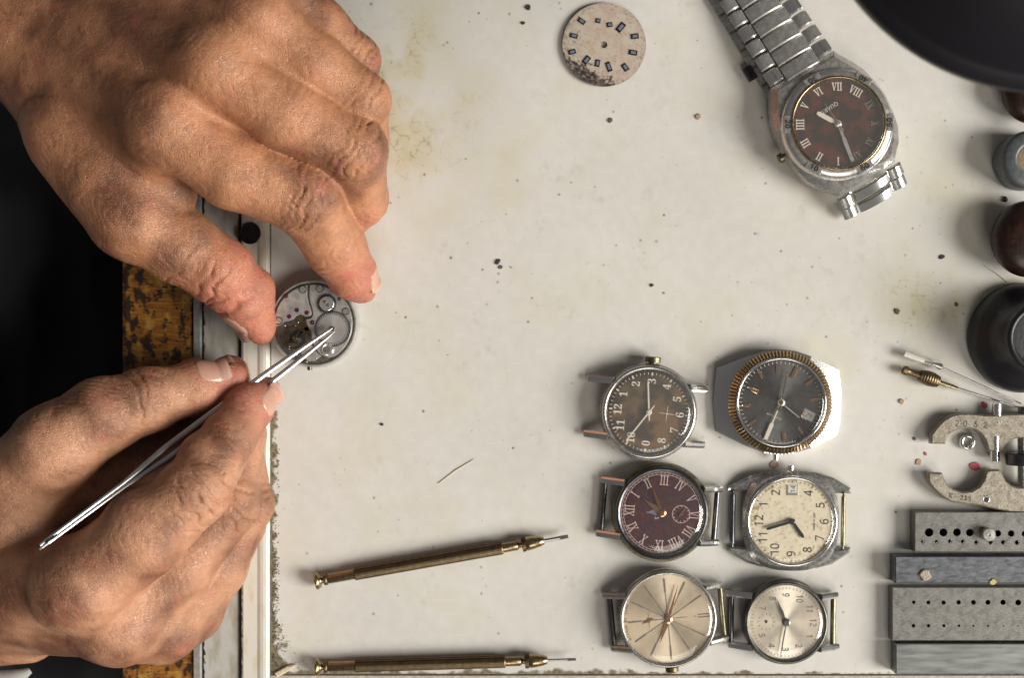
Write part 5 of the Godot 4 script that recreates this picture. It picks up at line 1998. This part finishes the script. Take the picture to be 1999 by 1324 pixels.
func build_oiler(a2: Vector2, b2: Vector2, n2: Vector2, glass: bool) -> void:
	var a := at(a2.x, a2.y, 14)
	var b := at(b2.x, b2.y, 14)
	var e := at(n2.x, n2.y, 10)
	var base := Vector3(a.x, 0, a.z)
	var w := thing("needle_oiler", "clear glass-handled needle tool beside the loupe" if glass else "needle tool with wound brass grip lying below the glass one", "needle tool", base, 0.0, "needle tools beside the loupe")
	a -= base
	b -= base
	e -= base
	var d := (b - a)
	var s := shape()
	if glass:
		s.tube([a, a + d * 0.03, a + d * 0.9, b], [7.5, 10.5, 10.5, 6.0], 20)
		part("glass_handle", s, M.clear, w)
		s = shape()
		s.tube([a + d * 0.02, a + d * 0.55], [6.5, 5.5], 14)
		part("white_core", s, plain("milky core", lin(0.66, 0.63, 0.56), 0.3), w)
		s = shape()
		s.tube([a + d * 0.78, a + d * 0.98, b + d * 0.04], [3.0, 7.0, 3.5], 14)
		part("ferrule", s, M.steel, w)
	else:
		s.tube([a, a + d * 0.06, a + d * 0.1, a + d * 0.16, a + d * 0.3], [8, 9.5, 7, 6.5, 8], 18)
		part("brass_end", s, M.dark_brass, w)
		s = shape()
		var pts := []
		var rad := []
		for q in 25:
			var f := 0.3 + 0.36 * q / 24.0
			pts.append(a + d * f)
			rad.append((11.0 + 4.0 * sin((f - 0.3) / 0.36 * PI)) * (1.0 if q % 3 else 0.88))
		s.tube(pts, rad, 22)
		part("wound_grip", s, M.dark_brass, w)
		s = shape()
		s.tube([a + d * 0.7, a + d * 0.72, a + d * 0.96, a + d], [6, 9, 9, 5], 18)
		part("glass_sleeve", s, M.clear, w)
		s = shape()
		s.tube([a + d * 0.66, a + d * 0.9, b], [4.5, 4.5, 3.5], 14)
		part("ferrule", s, M.bright_brass, w)
	s = shape()
	s.tube([b, b.lerp(e, 0.5), e], [2.2 if not glass else 1.6, 1.8, 1.2], 10)
	part("needle", s, M.blade_steel, w)


func zc(x: float, y: float) -> Vector2:
	# caliper outline as measured, 5.516 per u, from its own corner
	return Vector2(1780 + x / 5.516 - 1900, 770 + y / 5.516 - 880)


func build_caliper() -> void:
	var base := at(1900, 880, 0)
	var k := (EYE - 26) / EYE
	var w := thing("caliper", "speckled steel figure-eight caliper stamped 2052", "caliper", base)
	var shift := at(1900, 880, 26) - base
	var up := PackedVector2Array()
	for q in [[200, 532], [200, 440], [240, 380], [290, 320], [340, 272], [430, 222], [510, 208], [600, 205], [700, 214], [800, 225], [900, 222], [1000, 214], [1400, 200], [1400, 500], [1208, 476], [1120, 472], [1060, 492], [1010, 540], [980, 590], [960, 612], [835, 616], [815, 600], [800, 545], [780, 490], [740, 430], [680, 384], [600, 362], [520, 372], [430, 412], [385, 460], [356, 535]]: up.append(zc(q[0], q[1]) * k + Vector2(shift.x, shift.z))
	var lo := PackedVector2Array()
	for q in [[168, 838], [322, 846], [340, 900], [370, 960], [440, 1020], [540, 1052], [640, 1040], [720, 990], [770, 920], [792, 832], [830, 810], [940, 812], [970, 862], [1010, 940], [1080, 988], [1150, 1000], [1208, 992], [1400, 960], [1400, 1290], [1208, 1278], [1050, 1270], [900, 1238], [740, 1200], [560, 1180], [420, 1160], [330, 1110], [230, 1020], [176, 950]]: lo.append(zc(q[0], q[1]) * k + Vector2(shift.x, shift.z))
	var speck := metal("speckled steel", lin(0.48, 0.44, 0.38), 0.42, 0.012, true, 34.0)
	speck.metallic = 0.55
	speck.albedo_texture = M.tex_speck
	for q in [up, lo]:
		var s := shape()
		s.prism(q, 10, 28, 3.0, true)
		part("jaw", s, speck, w)
	# hinge pin, stop pin and adjusting screw
	var s2 := shape()
	var p0 := at(1941, 876, 20) - base
	s2.tube([p0 + Vector3(0, 0, -24), p0 + Vector3(0, 0, 24)], [9.2, 9.2], 20)
	part("hinge_pin", s2, M.chrome, w)
	s2 = shape()
	p0 = at(1945, 799, 20) - base
	s2.tube([p0 + Vector3(0, 0, -10), p0 + Vector3(0, 0, 12)], [9, 9], 20)
	part("stop_pin", s2, M.chrome, w)
	s2 = shape()
	p0 = at(1996, 800, 24) - base
	s2.tube([p0 + Vector3(0, 0, -6), p0 + Vector3(0, 0, 8)], [9, 9], 20)
	part("stop_pin", s2, M.dark_steel, w)
	s2 = shape()
	var thread := []
	for q in 60: thread.append(Vector2(9.2 if q % 2 else 7.6, -48 + q * 1.66))
	s2.lathe(thread, 32)
	p0 = at(1994, 903, 20) - base
	s2.turned(Basis(Vector3.RIGHT, PI / 2), p0)
	part("adjusting_screw", s2, M.steel, w)
	s2 = shape()
	s2.lathe([Vector2(8, -12), Vector2(28, -12), Vector2(30, -9), Vector2(30, -3), Vector2(30, 3), Vector2(30, 9), Vector2(28, 12), Vector2(8, 12)], 120, Vector3.ZERO, false, 30, 0.8)
	s2.turned(Basis(Vector3.RIGHT, PI / 2), at(1994, 896, 32) - base)
	part("knurled_nut", s2, M.dark_steel, w)
	var spots := [[480, 314, "2"], [566, 316, "0"], [680, 322, "5"], [788, 332, "2"]]
	for q in spots:
		var z := zc(q[0], q[1]) * k + Vector2(shift.x, shift.z)
		lettering(q[2], 11.5, M.black_print, w, Vector3(z.x, 28.1, z.y), deg(-4), "Droid Sans", "stamped_numeral", 0.95, 0.3)
	spots = [[405, 1090, "X", -8], [478, 1100, "–", -8], [530, 1112, "2", -10], [572, 1118, "1", -8], [610, 1124, "3", -8]]
	for q in spots:
		var z := zc(q[0], q[1]) * k + Vector2(shift.x, shift.z)
		lettering(q[2], 9.5, M.black_print, w, Vector3(z.x, 28.1, z.y), deg(q[3]), "Droid Serif", "stamped_numeral", 0.95, 0.3, 700)
	# hole drawn as a flat disc on the face, its shade put into the colour
	s2 = shape()
	var hz := zc(790, 1130) * k + Vector2(shift.x, shift.z)
	s2.lathe([Vector2(7.4, 28.0), Vector2(7.0, 28.6), Vector2(5.4, 28.6), Vector2(5.0, 28.2)], 24, Vector3(hz.x, 0, hz.y), true)
	part("hole_rim", s2, M.steel, w)
	s2 = shape()
	s2.lathe([Vector2(5.2, 28.2), Vector2(0, 28.25)], 24, Vector3(hz.x, 0, hz.y))
	part("hole_shade_disc", s2, M.dark_gap, w)


func block(called: String, label: String, x0: float, y0: float, x1: float, y1: float, h: float, m: Material, holes: Array, group := "") -> Node3D:
	# outline measured on the top face; a drilled block is cut from a bevelled slab
	var c := at((x0 + x1) / 2, (y0 + y1) / 2, h)
	c.y = 0
	var k := (EYE - h) / EYE
	var hx := (x1 - x0) / 2 * k
	var hz := (y1 - y0) / 2 * k
	var w := thing(called, label, "steel block", c, 0.0, group)
	var s := shape()
	s.prism(PackedVector2Array([Vector2(-hx, -hz), Vector2(hx, -hz), Vector2(hx, hz), Vector2(-hx, hz)]), 0.6, h, 1.6)
	if holes.is_empty():
		part("body", s, m, w)
		return w
	var root := CSGCombiner3D.new()
	root.name = "body"
	root.use_collision = false
	var body := CSGMesh3D.new()
	body.name = "slab"
	body.mesh = s.mesh()
	body.material = m
	root.add_child(body)
	for q in holes:
		var cp := at(q[0], q[1], h) - c
		var cut := CSGCylinder3D.new()
		cut.name = "hole"
		cut.operation = CSGShape3D.OPERATION_SUBTRACTION
		cut.radius = q[2] * U
		cut.height = (h - 3.0) * U
		cut.sides = 24
		cut.position = Vector3(cp.x, h - (h - 3.0) / 2 + 1.0, cp.z) * U
		cut.material = M.hole_wall
		root.add_child(cut, true)
		if q.size() > 3:
			var sink := CSGCylinder3D.new()
			sink.name = "countersink"
			sink.operation = CSGShape3D.OPERATION_SUBTRACTION
			sink.cone = true
			sink.radius = q[3] * U
			sink.height = q[3] * 0.9 * U
			sink.sides = 24
			sink.rotation.x = PI
			sink.position = Vector3(cp.x, h - q[3] * 0.45 + 0.4, cp.z) * U
			sink.material = M.nickel_bright
			root.add_child(sink, true)
	w.add_child(root)
	return w


func build_blocks() -> void:
	M.hole_wall = metal("bore", lin(0.10, 0.10, 0.10), 0.5, 0, false)
	var ground := metal("ground steel", lin(0.27, 0.268, 0.26), 0.42, 0.006, true, 34.0)
	ground.metallic = 0.5
	ground.albedo_texture = picture(256, 256, func(x, y):
		var a := noise.get_noise_2d(x * 3.0, y * 14.0)
		var b := noise.get_noise_2d(x * 24.0 + 500, y * 24.0)
		var v := 0.88 + a * 0.14 + b * 0.07
		if b > 0.42: v -= (b - 0.42) * 2.2
		return Color(v, v * 0.99, v * 0.965))
	ground.uv1_scale = Vector3.ONE * 26.0
	var dark := metal("blued steel", lin(0.17, 0.175, 0.19), 0.42, 0.012, true, 110.0)
	var soft := metal("grey steel", lin(0.27, 0.28, 0.27), 0.4, 0.004, true, 40.0)
	soft.uv1_scale = Vector3(7, 30, 45)
	soft.metallic = 0.6
	dark.uv1_scale = Vector3(25, 60, 60)
	dark.metallic = 0.7
	var holes := []
	var big := [[357, 230, 32], [465, 230, 30], [567, 229, 29], [662, 231, 28], [873, 237, 25], [973, 238, 24], [1075, 240, 23]]
	for q in big: holes.append([1720 + q[0] / 3.849, 980 + q[1] / 3.849, q[2] / 3.849])
	for q in [[307, 297, 7], [412, 298, 9], [513, 296, 10], [610, 298, 11], [712, 304, 12], [820, 305, 13], [913, 304, 13], [1017, 306, 14]]: holes.append([1720 + q[0] / 3.849, 980 + q[1] / 3.849, q[2] / 3.849, 5.6])
	var w := block("drilled_block", "speckled steel block with two rows of holes and a round pin", 1784.5, 999.5, 2110, 1078, 31, ground, holes, "steel stake blocks")
	# the pin stuck in the fifth hole
	var p := at(1924.5, 1042, 31)
	w = thing("punch_pin", "round steel pin standing in the drilled block's fifth hole", "pin", Vector3(p.x, 31, p.z))
	var s := shape()
	s.lathe([Vector2(9, 0.2), Vector2(12, 0.6), Vector2(12.6, 2), Vector2(12.6, 15), Vector2(11.4, 17.2), Vector2(3.2, 17.6), Vector2(2.6, 15.5), Vector2(0, 15.2)], 40)
	part("head", s, M.nickel, w)
	block("steel_block", "dark blued steel bar with a flake of old paint", 1747, 1086.5, 2110, 1139, 38, dark, [], "steel stake blocks")
	holes = []
	var rows := [[242, 754, 13], [352, 756, 15], [466, 757, 16], [579, 755, 17], [690, 755, 18], [799, 755, 19], [912, 755, 20], [1026, 757, 22]]
	for q in rows: holes.append([1720 + q[0] / 3.849, 980 + q[1] / 3.849, q[2] / 3.849])
	for q in [[240, 931, 14], [353, 931, 13], [468, 931, 12], [582, 931, 10], [690, 932, 8], [801, 932, 8], [915, 932, 5], [1024, 932, 5]]: holes.append([1720 + q[0] / 3.849, 980 + q[1] / 3.849, q[2] / 3.849])
	block("drilled_block", "wide grey steel plate with two even rows of small holes", 1740.5, 1146.5, 2110, 1251.5, 26, ground, holes, "steel stake blocks")
	block("steel_block", "smooth grey steel bar along the lower edge of the bench", 1748, 1257, 2110, 1316, 33, soft, [], "steel stake blocks")


# ---- crumbs and small litter ---------------------------------------------------------
func flake(called: String, label: String, category: String, x: float, y: float, r: float, h: float, m: Material, sd: int, long := 1.0, turn := 0.0, y0 := 0.4, group := "") -> void:
	rng.seed = sd
	var c := at(x, y, y0)
	var w := thing(called, label, category, c, turn, group)
	var p := PackedVector2Array()
	var n := 11
	for k in n:
		var a := TAU * k / n
		p.append(Vector2(cos(a) * long, sin(a)) * r * rng.randf_range(0.72, 1.1))
	var s := shape()
	s.prism(p, 0, h, h * 0.45, true)
	part("chip", s, m, w)


func build_litter() -> void:
	var black := plain("black crumb", lin(0.02, 0.02, 0.022), 0.5, 0.05, 200)
	var brown := plain("brown crumb", lin(0.13, 0.09, 0.06), 0.7, 0.05, 200)
	var pink := plain("pink enamel", lin(0.50, 0.10, 0.14), 0.5, 0.05, 200)
	var tan_m := plain("tan flake", lin(0.42, 0.29, 0.20), 0.6, 0.05, 200)
	var pale := plain("pale wood", lin(0.60, 0.52, 0.38), 0.6, 0.05, 90)
	var g := "crumbs scattered on the bench"
	flake("black_crumb", "largest black crumb at the top edge, above the loose dial's corner", "crumb", 1031, 15, 5.5, 4, black, 1, 1.1, 0.5, 0.4, g)
	flake("black_crumb", "black crumb just under the largest one at the top edge", "crumb", 1021, 45, 3.5, 3, black, 2, 1.3, 0.0, 0.4, g)
	flake("grey_crumb", "grey oval crumb in the open middle of the bench", "crumb", 972, 511, 4.6, 3, black, 3, 1.5, 0.9, 0.4, g)
	flake("grey_crumb", "small crumb touching the oval one mid-bench", "crumb", 977, 522, 4, 2, brown, 4, 1.2, 0.2, 0.4, g)
	flake("brown_crumb", "tiny brown crumb below the loose dial", "crumb", 1191, 235, 5, 3, brown, 5, 1.0, 0.2, 0.4, g)
	flake("brown_crumb", "brown crumb between loose dial and bracelet watch", "crumb", 1362, 228, 6, 3, tan_m, 6, 1.0, 0.2, 0.4, g)
	flake("black_seed", "shiny black oval bead above the round wooden knob", "bead", 1961, 389, 6, 5, black, 7, 0.85, 0.2, 0.4, g)
	flake("dark_crumb", "dark crumb left of the round wooden knob", "crumb", 1838, 502, 4.5, 3, black, 8, 1.4, 0.4, 0.4, g)
	flake("brown_crumb", "brown six-sided crumb above the glass-handled needle tool", "crumb", 1750, 608, 6.5, 3, brown, 9, 0.9, 0.2, 0.4, g)
	flake("brown_crumb", "dark brown crumb left of the black loupe", "crumb", 1866, 595, 4, 3, brown, 10, 0.9, 0.2, 0.4, g)
	flake("black_crumb", "black crumb on the bench right of the tweezer hand", "crumb", 746, 829, 3.4, 3, black, 11, 1.0, 0.2, 0.4, g)
	flake("black_crumb", "black crumb above the brown-dialled watch", "crumb", 1272, 557, 4.0, 3, black, 12, 1.0, 0.2, 0.4, g)
	flake("pink_crumb", "round pink crumb above the caliper", "crumb", 1921, 791, 7.0, 4, pink, 13, 0.95, 0.2, 0.4, g)
	flake("pink_flake", "pink enamel flake inside the caliper's lower jaw", "flake", 1901, 911, 9, 2, pink, 14, 1.25, -0.3, 0.4, g)
	flake("pink_crumb", "small pink crumb left of the caliper", "crumb", 1806, 886, 4, 2, pink, 15, 0.8, 0.3, 0.4, g)
	flake("tan_flake", "orange-tan flake left of the caliper's lower jaw", "flake", 1792, 902, 7, 2, tan_m, 16, 1.0, 0.4, 0.4, g)
	flake("tan_flake", "tan paint flake between the two right-hand watch columns' stems", "flake", 1511, 906, 8, 2, tan_m, 17, 1.3, 0.3, 0.4, g)
	flake("brown_crumb", "brown crumb beside the caliper's upper jaw", "crumb", 1784, 857, 4, 2, brown, 18, 0.8, 0.3, 0.4, g)
	flake("tan_crumb", "tan crumb below the brass-gripped needle tool", "crumb", 1759, 784, 6, 3, tan_m, 19, 0.9, 0.3, 0.4, g)
	flake("paint_flake", "pale paint flake lying on the dark blued bar", "flake", 1805, 1122, 12, 4, plain("pale flake", lin(0.42, 0.34, 0.28), 0.6, 0.08, 120), 20, 0.9, 0.9, 38.3)
	flake("yellow_flake", "small yellow flake on the dark blued bar", "flake", 1937, 1136, 6, 2, plain("yellow flake", lin(0.5, 0.42, 0.16), 0.6), 21, 1.2, 0.1, 38.3)
	# splinter of wood by the rail
	var w := thing("wood_splinter", "pale wood splinter lying by the rail's lower end", "splinter", at(558, 1308, 0), deg(27))
	var s := shape()
	s.prism(PackedVector2Array([Vector2(-21, -5), Vector2(6, -6), Vector2(20, -3), Vector2(23, 0), Vector2(18, 3.5), Vector2(-6, 5), Vector2(-22, 5)]), 0.5, 6, 2.0)
	part("splinter", s, pale, w)
	# fine bristles
	for q in [["plant_fibre", "thin pale fibre lying right of the tweezer hand", [[856, 944], [890, 918], [925, 897]], pale], ["bristle", "white bristle between the wooden knob and loupe", [[1921, 519], [1945, 534], [1967, 552]], plain("bristle", lin(0.62, 0.60, 0.52), 0.4)]]:
		var o := at(q[2][1][0], q[2][1][1], 0)
		w = thing(q[0], q[1], "fibre", o)
		s = shape()
		var pts := []
		for p in q[2]: pts.append(at(p[0], p[1], 1.4) - o)
		s.tube(pts, [0.7, 1.0, 0.6], 6)
		part("strand", s, q[3], w)
	# black slotted screw in the panel beside the rail
	w = thing("slotted_screw", "black slotted screw head in the panel under the upper hand", "screw", at(489, 456, 8))
	screw(w, Vector2.ZERO, 21, 0, 0.9, metal("black screw", lin(0.06, 0.06, 0.07), 0.3))
	# soot and filings gathered along the rail
	rng.seed = 90
	s = shape()
	for q in 480:
		var y := lerpf(770, 1314, sqrt(rng.randf()))
		var x := 533.0 + pow(rng.randf(), 2.0) * (13.0 + maxf(0.0, (y - 1200.0) * 0.4))
		var r := rng.randf_range(0.5, 1.6)
		var tone := rng.randf_range(0.015, 0.16)
		s.tint = Color(tone, tone * 0.85, tone * 0.6)
		var c := at(x, y, 0.3)
		var tip := c + Vector3(rng.randf_range(-1, 1), r * 0.9, rng.randf_range(-1, 1))
		var a0 := rng.randf() * TAU
		for k in 4:
			var p0 := c + Vector3(cos(a0 + k * PI / 2), 0, sin(a0 + k * PI / 2)) * r
			var p1 := c + Vector3(cos(a0 + (k + 1) * PI / 2), 0, sin(a0 + (k + 1) * PI / 2)) * r
			var nn := (p1 - p0).cross(tip - p0).normalized()
			s.flat([p0, p1, tip], nn if nn.y > 0 else -nn)
	var dirt := part("dirt", s, painted("filings", 0.8), self, true)
	dirt.set_meta("kind", "stuff")
	dirt.set_meta("label", "dark filings and soot gathered along the cream rail")
	dirt.set_meta("category", "dirt")
	# pale cuff at the lower left corner
	var cb := at(20, 1322, 60)
	w = thing("cuff", "pale grey cuff edge at the tweezer hand's wrist", "cuff", Vector3(cb.x, 0, cb.z))
	s = shape()
	s.tube([Vector3(-80, 66, 6), Vector3(0, 62, 2), Vector3(22, 58, -2), Vector3(36, 50, -10)], [16, 16, 13, 6], 16)
	part("cuff_edge", s, plain("grey cloth", lin(0.30, 0.31, 0.30), 0.8, 0.04, 200), w)


func build_objects() -> void:
	M.tex_speck = speck_picture()
	build_watches()
	build_bracelet_watch()
	build_movement()
	build_tweezers()
	build_loose_dial()
	build_screwdriver(617, 1134, 1109, 1047, false, "upper brass screwdriver, tilted, with a wide bright blade")
	build_screwdriver(617, 1302, 1124, 1287, true, "lower brass screwdriver lying level along the bench edge, thin blade")
	build_right_side()
	build_litter()


func speck_picture() -> ImageTexture:
	var f := FastNoiseLite.new()
	f.seed = 61
	f.frequency = 0.05
	f.fractal_octaves = 4
	var im := f.get_seamless_image(256, 256)
	var f2 := FastNoiseLite.new()
	f2.seed = 62
	f2.frequency = 0.16
	f2.fractal_octaves = 2
	var im2 := f2.get_seamless_image(256, 256)
	return picture(256, 256, func(x, y):
		var a := im.get_pixel(x, y).r
		var b := im2.get_pixel(x, y).r
		var v := 0.78 + 0.22 * a
		var pit := clampf((b - 0.58) * 6.0 + (a - 0.5) * 2.0, 0, 1)
		return Color(v, v * 0.985, v * 0.95).lerp(Color(0.22, 0.19, 0.16), pit * 0.38))
